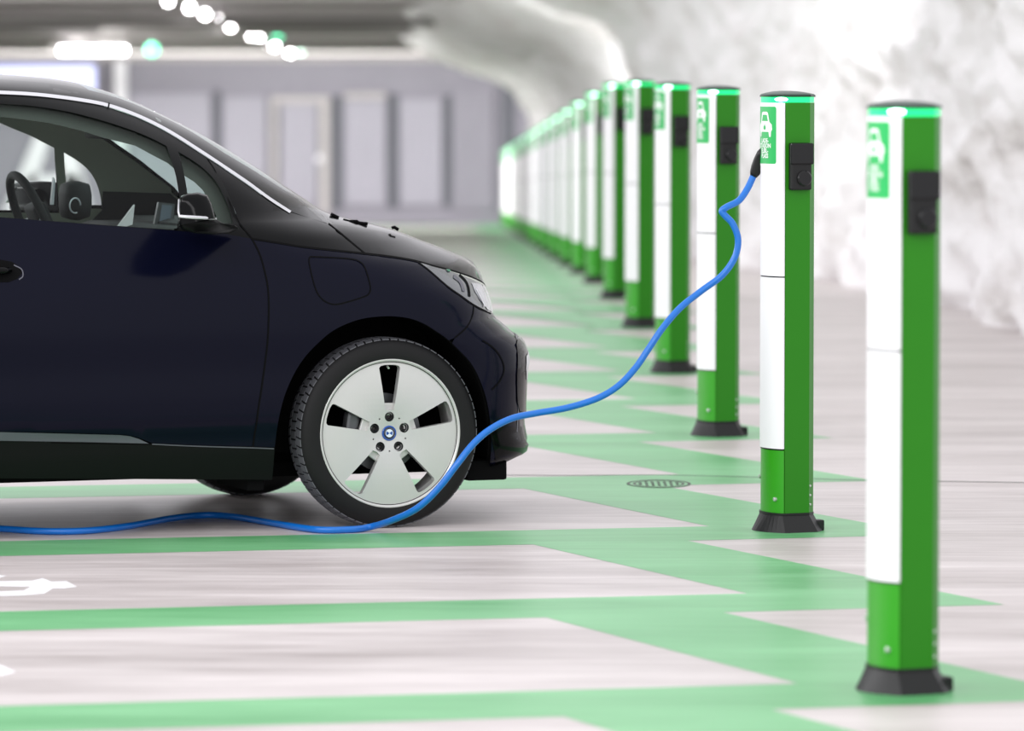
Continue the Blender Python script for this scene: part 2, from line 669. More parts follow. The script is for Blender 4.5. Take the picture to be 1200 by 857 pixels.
wall_box(136, 70, 151, 262, YW - 0.6, YW - 0.2, M['wall_white'], 'white_pillar', wf)
c = at_y(375, 186, YW)
k_ = MB().lathe_y([(0.0, -0.05), (0.07, -0.05), (0.09, 0.0), (0.09, 0.05)], 20, 0, (c.x, YW - 0.2, c.z)).build('wall_lamp', M['wall_white'], None, True)
tag(k_, 'small round white lamp on the frame of the panelled grey far wall', 'lamp')
# big painted letter
lm = MB()
for poly in ([(58, 118), (74, 118), (26, 262), (-2, 262)], [(58, 118), (74, 118), (112, 262), (84, 262)], [(34, 205), (92, 205), (98, 225), (28, 225)]):
    pts = [at_y(u, v, YW - 0.14) for u, v in poly]
    lm.add(pts + [p + Vector((0, 0.03, 0)) for p in pts], [(0, 1, 2, 3), (4, 7, 6, 5), (0, 4, 5, 1), (1, 5, 6, 2), (2, 6, 7, 3), (3, 7, 4, 0)])
tag(lm.build('wall_letter', M['wall_white']), 'big white painted letter A on the grey far wall', 'letter')

# ------------------------------------------------------------------ ceiling with beams and pipes
def ceil_z(y):
    return 1.83 + 0.0235 * (YW - y)


vs = [(-26, 74, ceil_z(74)), (0.2, 74, ceil_z(74)), (0.9, YW + 0.3, ceil_z(YW)), (-26, YW + 0.3, ceil_z(YW))]
vs += [(x, y, z + 0.3) for x, y, z in vs]
tag(meshobj('ceiling', vs, [(0, 3, 2, 1), (4, 5, 6, 7), (0, 1, 5, 4), (1, 2, 6, 5), (2, 3, 7, 6), (3, 0, 4, 7)], M['ceiling']), kind='structure')
bi = 0
for y, h, dz in ((79, 0.10, 0), (88, 0.10, 0.0), (97, 0.12, 0), (104, 0.10, 0.0), (111, 0.12, 0)):
    b_ = MB().box((-12.5, y, ceil_z(y) - h / 2 - dz), (24, 0.35, h)).build('ceiling_beam', M['beam'])
    tag(b_, '%s pale beam crossing under the dark garage ceiling, %s' % (('broad', 'thin', 'broad', 'thin', 'short')[bi], ('nearest the camera', 'second from the camera', 'in the middle of the row', 'fourth from the camera', 'closest to the far wall')[bi]), 'beam', 'ceiling beams')
    bi += 1
for i, (y, dz, r) in enumerate(((84, 0.28, 0.07), (90.5, 0.22, 0.09), (98, 0.2, 0.06), (104, 0.16, 0.07))):
    p_ = MB().tube([(-25, y, ceil_z(y) - dz), (-12, y, ceil_z(y) - dz), (-1.2, y, ceil_z(y) - dz)], r, 0, 12).build('ceiling_pipe', M['pipe'], None, True)
    tag(p_, 'grey round pipe hanging below the ceiling, %s' % ('nearest of the four pipes', 'fattest of the four pipes', 'thinnest of the four pipes', 'farthest of the four pipes')[i], 'pipe', 'ceiling pipes')

# ceiling lamps: a receding row of small round lamps
lamp_px = [(197, 1), (222, 9), (240, 17), (256, 24), (270, 31), (283, 36), (294, 41), (304, 46), (313, 50), (322, 54), (331, 58), (340, 62)]
ordn = ['first', 'second', 'third', 'fourth', 'fifth', 'sixth', 'seventh', 'eighth', 'ninth', 'tenth', 'eleventh', 'twelfth', 'thirteenth', 'fourteenth', 'fifteenth',
        'sixteenth', 'seventeenth', 'eighteenth', 'nineteenth', 'twentieth', 'twenty-first']


def small_lamp(u, v, y, label, material, r=0.075, group=None, name='ceiling_lamp'):
    c = at_y(u, v, y)
    t = empty(name, c)
    tag(t, label, 'lamp', group)
    m_ = MB()
    seg = 16
    m_.lathe_y([(0.0, 0.0), (r, 0.01), (r * 0.9, 0.05)], seg)
    o = m_.build('lamp_disc', material, t, True)
    o.rotation_euler = (0, 0, 0)
    MB().tube([(0, 0.06, 0), (0, 0.08, max(0.12, ceil_z(y) - c.z))], 0.012, 0, 6).box((0, 0.08, 0), (r * 1.6, 0.05, r * 1.6), bev=0.01).build('lamp_bracket', M['pipe'], t)
    return t


for i, (u, v) in enumerate(lamp_px):
    small_lamp(u, v, 2.893 / (0.0235 + (74 - v) / F) - 5.0, 'round white ceiling lamp, %s from the near end of the receding lamp row' % ordn[i], M['lamp_small'], 0.052, 'row of round ceiling lamps')
small_lamp(352, 58, 110, 'single white ceiling lamp just right of the far end of the lamp row', M['led'], 0.09)
small_lamp(402, 28, 96, 'dim oval ceiling lamp hanging beside the rock vault', M['led'], 0.06)
small_lamp(178, 58, 92, 'round green exit lamp right of the long tube lamp', M['lamp_green'], 0.10)
small_lamp(286, 21, 90, 'green signal lamp above the middle of the lamp row', M['lamp_green'], 0.09)
small_lamp(325, 41, 100, 'green signal lamp above the far end of the lamp row', M['lamp_green'], 0.09)
c = at_y(109, 59, 90)
t = empty('tube_lamp', c)
tag(t, 'long white fluorescent tube lamp hanging below the ceiling above the car roof', 'lamp')
MB().tube([(-0.56, 0, 0), (0.56, 0, 0)], 0.055, 0, 12).build('tube', M['lamp'], t, True)
MB().box((0, 0.02, 0.075), (1.2, 0.1, 0.05), bev=0.01).build('housing', M['pipe'], t)
for sx in (-0.45, 0.45):
    MB().tube([(sx, 0.02, 0.09), (sx, 0.02, ceil_z(90) - c.z)], 0.008, 0, 6).build('hanging_rod', M['pipe'], t)
a, b = at_y(-60, 76, 112), at_y(112, 108, 112)
t = MB().box(((a.x + b.x) / 2, 112, (a.z + b.z) / 2), (b.x - a.x, 0.12, a.z - b.z), bev=0.02).build('lit_sign', M['lit_sign'])
tag(t, 'blurred pale blue lit sign panel on the far wall above the car roof', 'sign')

# ------------------------------------------------------------------ charging posts
BODY = [(0.04, 0.1), (-0.057, 0.1), (-0.09, 0.065), (-0.09, -0.065), (-0.057, -0.1), (0.04, -0.1)]


def cover_x(y, hw=0.1):
    return 0.077 - 0.030 * abs(y / hw) ** 2.4


def cover_outline(hw=0.098, x_back=0.042, out=0.0, n=22):
    pts = [(x_back, -hw)]
    for i in range(n + 1):
        y = -hw + 2 * hw * i / n
        pts.append((cover_x(y) + out, y))
    pts.append((x_back, hw))
    return pts


def rounded_rect(x0, y0, x1, y1, r, n=4):
    out = []
    for cx, cy, a0 in ((x1 - r, y1 - r, 0), (x0 + r, y1 - r, 90), (x0 + r, y0 + r, 180), (x1 - r, y0 + r, 270)):
        for k in range(n + 1):
            a = math.radians(a0 + 90 * k / n)
            out.append((cx + r * math.cos(a), cy + r * math.sin(a)))
    return out


def on_cover(poly, off, name, material, parent, holes=(), thick=0.0008):
    """flat print wrapped on the curved cover; poly in (y, z)"""
    v2, tr, _ = fill2d(poly, holes, 0.014, lambda a, b: [a + 0.004 + 0.009 * k for k in range(int((b - a) / 0.009))])
    vs = [(cover_x(p[0]) + off, p[0], p[1]) for p in v2]
    return meshobj(name, vs, tr, material, parent)


def text_polys(txt, size):
    cu = bpy.data.curves.new('text', 'FONT')
    cu.body = txt
    cu.size = size
    cu.align_x = 'CENTER'
    cu.resolution_u = 2
    cu.offset = size * 0.03
    o = bpy.data.objects.new('text', cu)
    COL.objects.link(o)
    dg = bpy.context.evaluated_depsgraph_get()
    me = bpy.data.meshes.new_from_object(o.evaluated_get(dg))
    vs = [v.co.copy() for v in me.vertices]
    fs = [tuple(p.vertices) for p in me.polygons]
    bpy.data.objects.remove(o)
    bpy.data.curves.remove(cu)
    bpy.data.meshes.remove(me)
    return vs, fs


RINGL = [(-0.09, 0.065), (-0.09, -0.065), (-0.057, -0.1)] + cover_outline(0.098)[0:] + [(-0.057, 0.1)]
RINGL = RINGL[:3] + [(0.04, -0.1)] + [(cover_x(-0.098 + 0.196 * i / 14) , -0.098 + 0.196 * i / 14) for i in range(15)] + [(0.04, 0.1), (-0.057, 0.1)]


def make_post():
    t = empty('charging_post')
    # foot
    b_ = MB().prism(RINGL, 0.0, 0.062, grow=0.036)
    b_.prism([(x * 1.02, y * 1.02) for x, y in RINGL], 0.062, 0.07)
    b_.box((-0.105, 0.055, 0.02), (0.05, 0.05, 0.04), bev=0.006)
    b_.build('base', M['black_plastic'], t)
    MB().prism(BODY, 0.07, 1.566).build('body', M['post_green'], t)
    for z0, z1 in ((0.305, 0.930), (0.935, 1.566)):
        MB().prism(cover_outline(), z0, z1).build('white_cover', M['post_white'], t)
    MB().prism(cover_outline(0.095, 0.041), 0.3, 1.56, 0).add([], []).build('cover_seam', M['black_plastic'], t).scale = (0.97, 0.97, 1)
    MB().prism(cover_outline(0.098, 0.042, -0.004), 0.045, 0.299).build('lower_cover', M['post_cover'], t)
    for y, z in ((0.066, 0.12), (-0.066, 0.195)):
        m_ = MB().tube([(cover_x(y) - 0.008, y, z), (cover_x(y) + 0.002, y * 1.02, z), (cover_x(y) + 0.004, y * 1.03, z)], [0.008, 0.008, 0.004], 0, 10)
        m_.build('bolt', M['bolt'], t)
    for z in (0.100, 0.134, 0.168):
        MB().tube([(-0.062, 0.092, z), (-0.065, 0.0975, z)], [0.006, 0.004], 0, 8).build('bolt', M['bolt'], t)
    # light ring and domed lid
    ring = MB().prism([(x * 0.985, y * 0.985) for x, y in RINGL], 1.567, 1.588).build('light_ring', M['ring'], t)
    l_ = MB()
    l_.add([], [])
    bm = bmesh.new()
    bmesh.ops.create_uvsphere(bm, u_segments=12, v_segments=8, radius=1)
    vs_ = [(v.co.x * 0.022 + 0.048, v.co.y * 0.034 + 0.078, v.co.z * 0.0085 + 1.5785) for v in bm.verts]
    l_.add(vs_, [tuple(v.index for v in f.verts) for f in bm.faces])
    bm.free()
    l_.build('led', M['led'], t, True)
    lid = MB()
    big = [(x * 1.04, y * 1.04) for x, y in RINGL]
    n = len(big)
    rings = [(1.03, 1.587), (1.04, 1.592), (0.99, 1.597), (0.8, 1.602), (0.5, 1.607), (0.2, 1.609)]
    vs_ = [(x * k, y * k, z) for k, z in rings for x, y in RINGL]
    fs_ = []
    for r_ in range(len(rings) - 1):
        for i in range(n):
            j = (i + 1) % n
            fs_.append((r_ * n + i, r_ * n + j, (r_ + 1) * n + j, (r_ + 1) * n + i))
    fs_.append(tuple(range(n))[::-1])
    fs_.append(tuple((len(rings) - 1) * n + i for i in range(n)))
    lid.add(vs_, fs_).build('lid', M['dark_green'], t)
    # sockets on both flanks
    for sy in (1, -1):
        s_ = MB().box((-0.012, sy * 0.112, 1.335), (0.082, 0.028, 0.172), bev=0.007).build('socket', M['black_plastic'], t)
        f_ = MB().box((-0.0135, sy * 0.124, 1.381), (0.090, 0.018, 0.078), bev=0.006)
        f_.build('flap', M['black_gloss_plastic'], s_)
        MB().lathe_y([(0.0, 0.008), (0.024, 0.008), (0.029, 0.003), (0.029, -0.003), (0.0, -0.003)], 20, 0, (-0.022, sy * 0.128, 1.292)).build('socket_cover', M['black_gloss_plastic'], s_)
    # sign on the cover: white rounded field, green field, car pictogram, lettering
    z0, z1, hw = 1.336, 1.566 - 0.006, 0.076
    st = on_cover(rounded_rect(-hw, z0, hw, z1, 0.012), 0.0009, 'sticker', M['sticker_white'], t)
    on_cover(rounded_rect(-hw + 0.005, z0 + 0.008, hw - 0.005, z1 - 0.008, 0.008), 0.0016, 'sticker_field', M['sticker'], st)
    car = MB()

    def pc(poly, holes=()):
        v2, tr, _ = fill2d(poly, holes, 0.012, lambda a, b: [a + 0.004 + 0.009 * k for k in range(int((b - a) / 0.009))])
        car.add([(cover_x(p[0]) + 0.0022, p[0], p[1]) for p in v2], tr)
    zc = 1.49
    pc([(-0.036, zc + 0.006), (-0.026, zc + 0.038), (-0.018, zc + 0.043), (0.018, zc + 0.043), (0.026, zc + 0.038), (0.036, zc + 0.006), (0.050, zc - 0.004), (0.052, zc - 0.022), (0.044, zc - 0.03),
        (-0.044, zc - 0.03), (-0.052, zc - 0.022), (-0.050, zc - 0.004)],
       [[(-0.026, zc + 0.009), (-0.018, zc + 0.032), (0.018, zc + 0.032), (0.026, zc + 0.009)]])
    for sx in (-1, 1):
        pc([(sx * 0.03, zc - 0.029), (sx * 0.046, zc - 0.029), (sx * 0.044, zc - 0.048), (sx * 0.034, zc - 0.048)])
    car.build('pictogram', M['sticker_white'], st)
    pl = MB()
    v2, tr, _ = fill2d(rounded_rect(-0.010, zc - 0.022, 0.010, zc - 0.008, 0.004), (), 0.012)
    pl.add([(cover_x(p[0]) + 0.0028, p[0], p[1]) for p in v2], tr)
    for yy in (-0.005, 0.005):
        pl.add([(cover_x(yy) + 0.0028, yy - 0.0015, zc - 0.008), (cover_x(yy) + 0.0028, yy + 0.0015, zc - 0.008), (cover_x(yy) + 0.0028, yy + 0.0015, zc - 0.002), (cover_x(yy) + 0.0028, yy - 0.0015, zc - 0.002)], [(0, 1, 2, 3)])
    pl.build('plug_symbol', M['sticker'], st)
    tx = MB()
    for k, line in enumerate(('LADE-', 'STASJON', 'ELBIL-', 'PLASS')):
        tv, tf = text_polys(line, 0.0225)
        tx.add([(cover_x(v.x) + 0.0024, v.x, 1.4265 - 0.0185 * k - 0.006 + v.y) for v in tv], tf)
    tx.build('lettering', M['sticker_white'], st)
    return t


PHI = math.radians(201.5)
posts = []
proto = make_post()
for i in range(21):
    o = proto if i == 0 else copy_tree(proto)
    x, y = 1.058 - 0.0592 * i, 14.49 + 5.0 * i
    o.location = (x - 0.004, y, floor_z(y))
    jit = [0, 0, 0, 0, 0.5, -1][i % 6]
    o.rotation_euler = (0, 0, PHI + math.radians(jit))
    if i == 0:
        lab = 'nearest green and white charging post, slightly blurred at the right of the row'
    elif i == 1:
        lab = 'sharp green and white charging post with the blue cable plugged into it'
    elif i == 20:
        lab = 'farthest green and white charging post at the end of the row by the grey wall'
    else:
        lab = 'blurred green and white charging post, %s from the near end of the row' % ordn[i]
    tag(o, lab, 'charging post', 'row of green and white charging posts')
    posts.append(o)
PX, PY = posts[1].location.x, posts[1].location.y

# ------------------------------------------------------------------ the car
TH = math.radians(21.5)
FW = Vector((math.cos(TH), math.sin(TH), 0))
LF = Vector((-math.sin(TH), math.cos(TH), 0))
hub = at_y(457, 508, 19.58)
r_ = ray(457, 508)
hub = at_y(457, 508, (0.35 - CAMZ) / r_.z * r_.y)
C0 = hub + LF * 0.862
C0.z = 0
car = empty('electric_car', C0, TH)
tag(car, 'dark navy compact electric car with black roof and silver five-petal wheels', 'car')


def world(s, y, z):
    return C0 + FW * s + LF * y + Vector((0, 0, z))


def interp(tab, z):
    if z <= tab[0][0]:
        return tab[0][1]
    for i in range(len(tab) - 1):
        if z <= tab[i + 1][0]:
            z0, a = tab[i]
            z1, b = tab[i + 1]
            t = (z - z0) / (z1 - z0)
            m0 = (b - (tab[i - 1][1] if i else a)) / (z1 - (tab[i - 1][0] if i else z0)) if True else 0
            m1 = ((tab[i + 2][1] if i + 2 < len(tab) else b) - a) / ((tab[i + 2][0] if i + 2 < len(tab) else z1) - z0)
            h = z1 - z0
            return (2 * t ** 3 - 3 * t * t + 1) * a + (t ** 3 - 2 * t * t + t) * h * m0 + (-2 * t ** 3 + 3 * t * t) * b + (t ** 3 - t * t) * h * m1
    return tab[-1][1]


BT = [(0.12, 0.80), (0.20, 0.83), (0.28, 0.852), (0.36, 0.868), (0.40, 0.884), (0.47, 0.887), (0.60, 0.885), (0.75, 0.886), (0.84, 0.880), (0.92, 0.862), (1.0, 0.832), (1.08, 0.800), (1.16, 0.768),
      (1.30, 0.715), (1.45, 0.655), (1.55, 0.605), (1.61, 0.55), (1.645, 0.47), (1.662, 0.36), (1.672, 0.20), (1.676, 0.02)]
LT = [(0.12, 0.42), (0.7, 0.46), (0.80, 0.50), (0.87, 0.60), (0.95, 0.80), (1.05, 0.95), (1.15, 0.9), (1.3, 0.75), (1.45, 0.7), (1.6, 0.8), (1.68, 1.2)]
RT = [(0.12, -3.15), (0.5, -3.27), (0.9, -3.24), (1.2, -3.12), (1.5, -2.95), (1.62, -2.75), (1.676, -2.3)]


def wfun(s, z, sN):
    B = interp(BT, z)
    L = interp(LT, z)
    t = (s - (sN - L)) / L
    if t > 0:
        B *= max(0.0, 1 - min(t, 1.0) ** 2.5) ** 0.5
    sR = interp(RT, z)
    t = ((sR + 0.6) - s) / 0.6
    if t > 0:
        B *= max(0.0, 1 - min(t, 1.0) ** 3) ** 0.5
    return B


def sil_u(sN, z):
    best, bs = -1e9, 0
    L = interp(LT, z)
    for k in range(60):
        s = sN - L + L * (k + 0.5) / 60
        u = project(world(s, -wfun(s, z, sN), z))
        if u[0] > best:
            best, bs, bv = u[0], s, u[1]
    return best, bs, bv


SIL = [(573, 552), (580, 545), (604, 537), (617, 529), (620.5, 521), (617, 500), (616, 480), (617.5, 450), (619.5, 425), (617, 408), (608, 394), (600, 388.5), (588, 378), (577.5, 368),
       (579.3, 352), (578.5, 340), (575, 328), (568, 317.5), (554, 306.5), (533, 296.5), (504, 285), (463, 269), (430, 260.5), (387, 249.8), (350, 227.5), (292, 190), (233, 155), (187, 132), (146, 113.5),
       (96, 97.5), (58, 90.5), (0, 85.8)]
NT = []
for u, v in SIL:
    z = CAMZ - (v - 74) * 19.9 / F
    for it in range(3):
        lo, hi = -2.6, 0.95
        for _ in range(18):
            mid = (lo + hi) / 2
            if sil_u(mid, z)[0] < u:
                lo = mid
            else:
                hi = mid
        _, _, vv = sil_u(lo, z)
        z -= (v - vv) * 19.9 / F
        z = min(z, 1.6755)
    NT.append((z, lo))
NT.sort()
_n = [NT[0]]
for a in NT[1:]:
    if a[0] - _n[-1][0] > 0.011:
        if a[0] > 0.8:
            a = (a[0], min(a[1], _n[-1][1] - 0.003))
        _n.append(a)
NT = _n
NM = []
for i in range(len(NT)):          # monotone tangents, so that the nose line never overshoots
    if i in (0, len(NT) - 1):
        NM.append(0.0)
        continue
    d0 = (NT[i][1] - NT[i - 1][1]) / (NT[i][0] - NT[i - 1][0])
    d1 = (NT[i + 1][1] - NT[i][1]) / (NT[i + 1][0] - NT[i][0])
    NM.append(0.0 if d0 * d1 <= 0 else 2 * d0 * d1 / (d0 + d1))
NM[-1] = (NT[-1][1] - NT[-2][1]) / (NT[-1][0] - NT[-2][0])
_cache = {}


def sNf(z):
    if z <= NT[0][0]:
        return NT[0][1]
    for i in range(len(NT) - 1):
        if z <= NT[i + 1][0]:
            h = NT[i + 1][0] - NT[i][0]
            t = (z - NT[i][0]) / h
            return (2 * t ** 3 - 3 * t * t + 1) * NT[i][1] + (t ** 3 - 2 * t * t + t) * h * NM[i] + (-2 * t ** 3 + 3 * t * t) * NT[i + 1][1] + (t ** 3 - t * t) * h * NM[i + 1]
    return NT[-1][1] + NM[-1] * (z - NT[-1][0])


def wz(s, z):
    return wfun(s, z, sNf(z))


def sil_s(z):
    k = round(z, 3)
    if k not in _cache:
        _cache[k] = sil_u(sNf(k), k)[1]
    return _cache[k]


def lift(u, v, side=-1, inset=0.0):
    """pixel -> (s, z) on the body's near (side -1) or far (side 1) flank"""
    y = 19.6 if side < 0 else 21.0
    s = -0.5
    for _ in range(7):
        z = at_y(u, v, y).z
        hi = sil_s(z) if side < 0 else sNf(z) - 0.02
        lo = -3.2
        for _ in range(22):
            mid = (lo + hi) / 2
            if project(world(mid, side * (wz(mid, z) - inset), z))[0] < u:
                lo = mid
            else:
                hi = mid
        s = (lo + hi) / 2
        y = world(s, side * (wz(s, z) - inset), z).y
    return s, z


def surf(s, z, side, off=0.0):
    w = wz(s, z)
    e = 0.004
    dws = (wz(s + e, z) - wz(s - e, z)) / (2 * e)
    dwz = (wz(s, z + e) - wz(s, z - e)) / (2 * e)
    dws = max(-8, min(8, dws))
    dwz = max(-8, min(8, dwz))
    n = Vector((-dws, 1, -dwz)).normalized()
    p = Vector((s, w, z)) + n * off
    return Vector((p.x, side * p.y, p.z)), Vector((n.x, side * n.y, n.z))


def px(*pts, side=-1, inset=0.0):
    out = []
    for p in pts:
        if len(p) == 3:
            out.append((p[1], p[2]))
        else:
            out.append(lift(p[0], p[1], side, inset))
    return out


def sgrid(step):
    def g(a, b):
        out = []
        x = a + step * 0.5
        while x < b:
            out.append(x)
            x += step if x < 0.25 else max(step * 0.3, step * (0.75 - x))
        return out
    return g


def panel(name, poly, material, side=-1, off=0.0, holes=(), step=0.035, parent=None, both=False):
    """poly and holes in (s, z); lifted on to the body surface"""
    v2, tr, _ = fill2d(poly, holes, step, sgrid(step))
    res = []
    for sd in ((side, -side) if both else (side,)):
        vs, ns = [], []
        for s, z in v2:
            p, n = surf(s, z, sd, off)
            vs.append(p)
            ns.append(n)
        fs = [t if sd > 0 else t for t in tr]
        # orient outward: for side -1 the (s, z) order is already outward
        if sd > 0:
            fs = [(a, c_, b) for a, b, c_ in tr]
        res.append(meshobj(name, vs, fs, material, parent or car, True, None, ns))
    return res[0]


def seam(pts, name='shut_line', width=0.0045, material=None, side=-1, off=0.0012, closed=False, parent=None, smooth=4):
    """thin dark groove strip along a curve given in (s, z)"""
    q = [Vector((a, b, 0)) for a, b in pts]
    if closed:
        q.append(q[0])
    if smooth:
        q = catmull(q, smooth)
    vs, fs = [], []
    n = len(q)
    for i, p in enumerate(q):
        a = q[max(0, i - 1)]
        b = q[min(n - 1, i + 1)]
        t = (b - a).normalized()
        nn = Vector((-t.y, t.x, 0))
        for k in (-0.5, 0.5):
            pp, _ = surf(p.x + nn.x * width * k, p.y + nn.y * width * k, side, off)
            vs.append(pp)
        pp, _ = surf(p.x, p.y, side, off - 0.004)
    for i in range(n - 1):
        fs.append((2 * i, 2 * i + 2, 2 * i + 3, 2 * i + 1))
    return meshobj(name, vs, fs, material or M['liner'], parent or car)


# --- key curves in the photograph
shut = [(281, 262.5), (288, 271), (295, 280), (302, 293), (306, 303), (310, 318), (313.5, 335), (314.8, 355), (314.5, 380), (313, 405), (309.5, 433), (306, 458), (301.5, 488), (296.5, 523.5)]
arch = [(322, 524.5), (324.5, 504), (329, 480), (336, 457), (347, 434), (359, 416.5), (373, 402), (387, 390), (402, 381.5), (423, 374), (446, 371), (464, 371), (481, 373.5), (496, 379), (510, 387.5),
        (525, 398), (539, 411.5), (549, 422), (557, 434), (565, 452), (571, 472), (574.5, 495), (576, 516), (574, 547)]
arch_c = cr(arch, 3)
trim_up = [(0, 107), (30, 108.5), (58, 111), (96, 116), (128, 122.5), (163, 135), (198, 152.5), (233, 174.5), (262.5, 194), (292, 214), (315, 231), (341, 248)]
trim_dn = [(0, 111), (30, 112.5), (58, 115), (96, 120), (128, 126.5), (163, 139), (198, 156.5), (233, 178.5), (262.5, 198), (292, 218), (315, 235), (339, 250.5)]
rail_top = [(0, 93), (58, 97.7), (102, 105), (146, 117.5), (187, 135), (222, 153), (262.5, 179), (292, 196.5), (321, 215), (350, 234.5), (379, 259.5)]
z_at = lambda u, v: lift(u, v)[1]


def ext(u, v, s=-1.85):
    return ('sz', s, z_at(u, v))


door = px(ext(0, 255), (0, 255), (60, 259.5), (117, 264), (204, 270), (240, 272.5), (266, 274.5), *cr(shut[2:], 3), (230, 521.8), (178, 519.5), *cr([(172, 517), (160, 512.5), (146, 509.5)], 3), (60, 507), (0, 506), ext(0, 506))
panel('door', door, M['navy'], both=True)
DOOR = car.children[-2]
panel('mirror_base_panel', px((204, 268), (262, 262), (281, 262.5), (288, 271), (295, 280), (266, 274.5), (240, 272.5), (204, 270.5)), M['gloss_black'])
fender = px(*cr([(295, 280), (330, 285.5), (358, 290), (428, 297.5), (458, 301), (487, 306)], 4), (496, 310.5), (505, 319), (524.5, 336), (540, 347), (554, 357.5), *cr([(555, 358.5), (553.5, 370), (548, 382), (533, 396)], 4)[1:], (526, 399.0),
            *[p for p in cr(arch, 3)[::-1] if p[0] < 525], *cr(shut[2:], 3)[::-1][:-1])
panel('front_fender', fender, M['navy'], both=True)
hood_low = cr([(385, 262), (400, 274), (428, 297.5)], 3) + cr([(428, 297.5), (458, 301), (487, 306), (510, 312.5), (533, 318.5), (557, 327), (570, 335), (576, 343), (578, 352)], 4)[1:]
hood_top = [(579.0, 349), (578.2, 340), (574.5, 328.5), (567.5, 318), (553.5, 307), (532.5, 297), (503.5, 285.8), (463, 275), (430, 268)]
panel('hood_side', px(*hood_low, *hood_top), M['gloss_black'], both=True)
cowl = px(*[p for p in cr(trim_dn, 4) if p[0] > 240], (341, 249), (379, 260), (385, 262), (400, 274), (428, 297.5), *cr([(428, 297.5), (358, 290), (330, 285.5), (295, 280)], 4)[1:], (288, 271), (281, 262.5), (273, 241), (262, 215), (251, 198))
panel('cowl_panel', cowl, M['gloss_black'], both=True)
trim = px(ext(0, 107), *cr(trim_up, 4), *cr(trim_dn, 4)[::-1], ext(0, 111))
panel('silver_roof_trim', trim, M['trim'], off=0.003, both=True)
seam(px((127.5, 121.5), (126.5, 127.5)), 'trim_joint', 0.005, off=0.004, smooth=0)
rail = px(ext(0, 93), *cr(rail_top, 4), (384, 262), (379, 260.5), *cr(trim_up, 4)[::-1], ext(0, 107))
panel('roof_rail', rail, M['gloss_black'])
panel('roof_rail', [p for p in rail if p[0] < -0.83], M['gloss_black'], side=1)
glass_up = [(0, 121.5), (40, 124.5), (80, 131), (117, 140.5), (150, 151), (175, 161), (195, 171)]
glass_main = px(ext(0, 121.5, -1.8), *cr(glass_up, 4), (206, 206), (212, 243), (207, 269.5), (117, 263.5), (60, 259), (0, 254.5), ext(0, 254.5, -1.8))
glass_q = px(*cr([(209, 178), (225, 187.5), (238, 197), (250, 209), (258, 221), (265, 236), (270, 250), (273, 262)], 3), (262, 263), (224, 264), (219, 222))
frame_out = px(ext(0, 111), *cr(trim_dn, 4)[:-6], (251, 198), (262, 215), (273, 241), (281, 262.5), (262, 263.5), (240, 272), (204, 270.3), (117, 264), (60, 259.5), (0, 255), ext(0, 255))
frame_out = px(ext(0, 111), *[p for p in cr(trim_dn, 4) if p[0] < 244], (251, 198), (262, 215), (273, 241), (281, 262.5), (262, 264), (240, 272), (204, 270.3), (117, 264), (60, 259.5), (0, 255), ext(0, 255))
panel('window_frame', frame_out, M['matt_black'], holes=[glass_main, glass_q], step=0.03)
for nm, g_ in (('side_window', glass_main), ('quarter_window', glass_q)):
    panel(nm, g_, M['glass'], off=-0.004)
seam(px((281, 262.5), (251, 198), (243, 186)), 'shut_line', 0.004, smooth=0)
seam(px(*shut), 'shut_line', 0.0065, both if False else None)
seam(px((385, 262), (400, 274), (428, 297.5)), 'shut_line', 0.007)
seam(px(*[(295, 280), (330, 285.5), (358, 290), (428, 297.5), (458, 301), (487, 306), (510, 312.5), (533, 318.5), (557, 327), (570, 335), (576, 343)]), 'shut_line', 0.007)
seam(px((555, 358.5), (553.5, 370), (548, 382), (533, 396)), 'shut_line', 0.0055)
seam(px((363.5, 301), (388, 302), (413, 304), (423, 308), (427.5, 314), (431.5, 326), (434, 338), (432, 344.5), (426, 348), (409, 353.5), (393, 357), (382, 354), (374.5, 347.5), (369.5, 338), (365, 322), (362, 306)), 'charging_flap_line', 0.005, closed=True)
# bumper and headlight
bump = px((555, 358.5), (566, 364), (577, 369.5), (588, 378.5), (599.5, 389), (607, 394), (612, 398), (614.5, 404), (612, 420), (611, 445), (610, 470), (609, 483), (609.5, 500), (613, 515), (618.5, 522),
          (616.5, 528.5), (603.5, 536), (589, 543), (576, 547.5), *[p for p in cr(arch, 3)[::-1] if p[0] > 525], (533, 396), *cr([(533, 396), (548, 382), (553.5, 370), (555, 358.5)], 4)[1:-1])
panel('front_bumper', bump, M['navy'], both=True, step=0.03)
panel('lower_bumper', px((573, 500), (600, 500), (611, 500), (613.5, 514), (619, 521), (617, 528.5), (603.5, 536), (589, 543), (575, 547.5), (576.2, 516)), M['gloss_black'], off=0.002)
panel('grille_surround', px((604.5, 404), (606, 398), (610, 396), (615, 401), (618.2, 412), (618.8, 425), (616.6, 445), (615.6, 470), (615.8, 484), (608, 482), (605.5, 470), (605, 440)), M['gloss_black'], off=0.004, both=True)
panel('grille_chrome', px((615.2, 418), (617.6, 412), (619.0, 420), (617.3, 432), (616.4, 445), (615.6, 445), (614.9, 432)), M['trim'], off=0.006, step=0.02)
seam(px((604, 391), (607, 400), (606.5, 440), (607, 480), (606, 515)), 'bumper_edge', 0.006, M['sill_silver'], off=0.0015)
seam(px((565, 399), (578, 408), (587, 420), (590.5, 433), (586, 446), (576, 457)), 'bumper_crease', 0.006, off=0.0015)
hl = px(*cr([(490, 307.5), (510, 313.5), (533, 320), (556, 329), (568, 336), (575, 344), (578.3, 354)], 4), (577, 368.5), (566, 363), (554, 357), (540, 347), (524.5, 336), (505, 319), (496, 310.5))
HL = panel('headlight', hl, M['lens'], off=0.001, step=0.03)
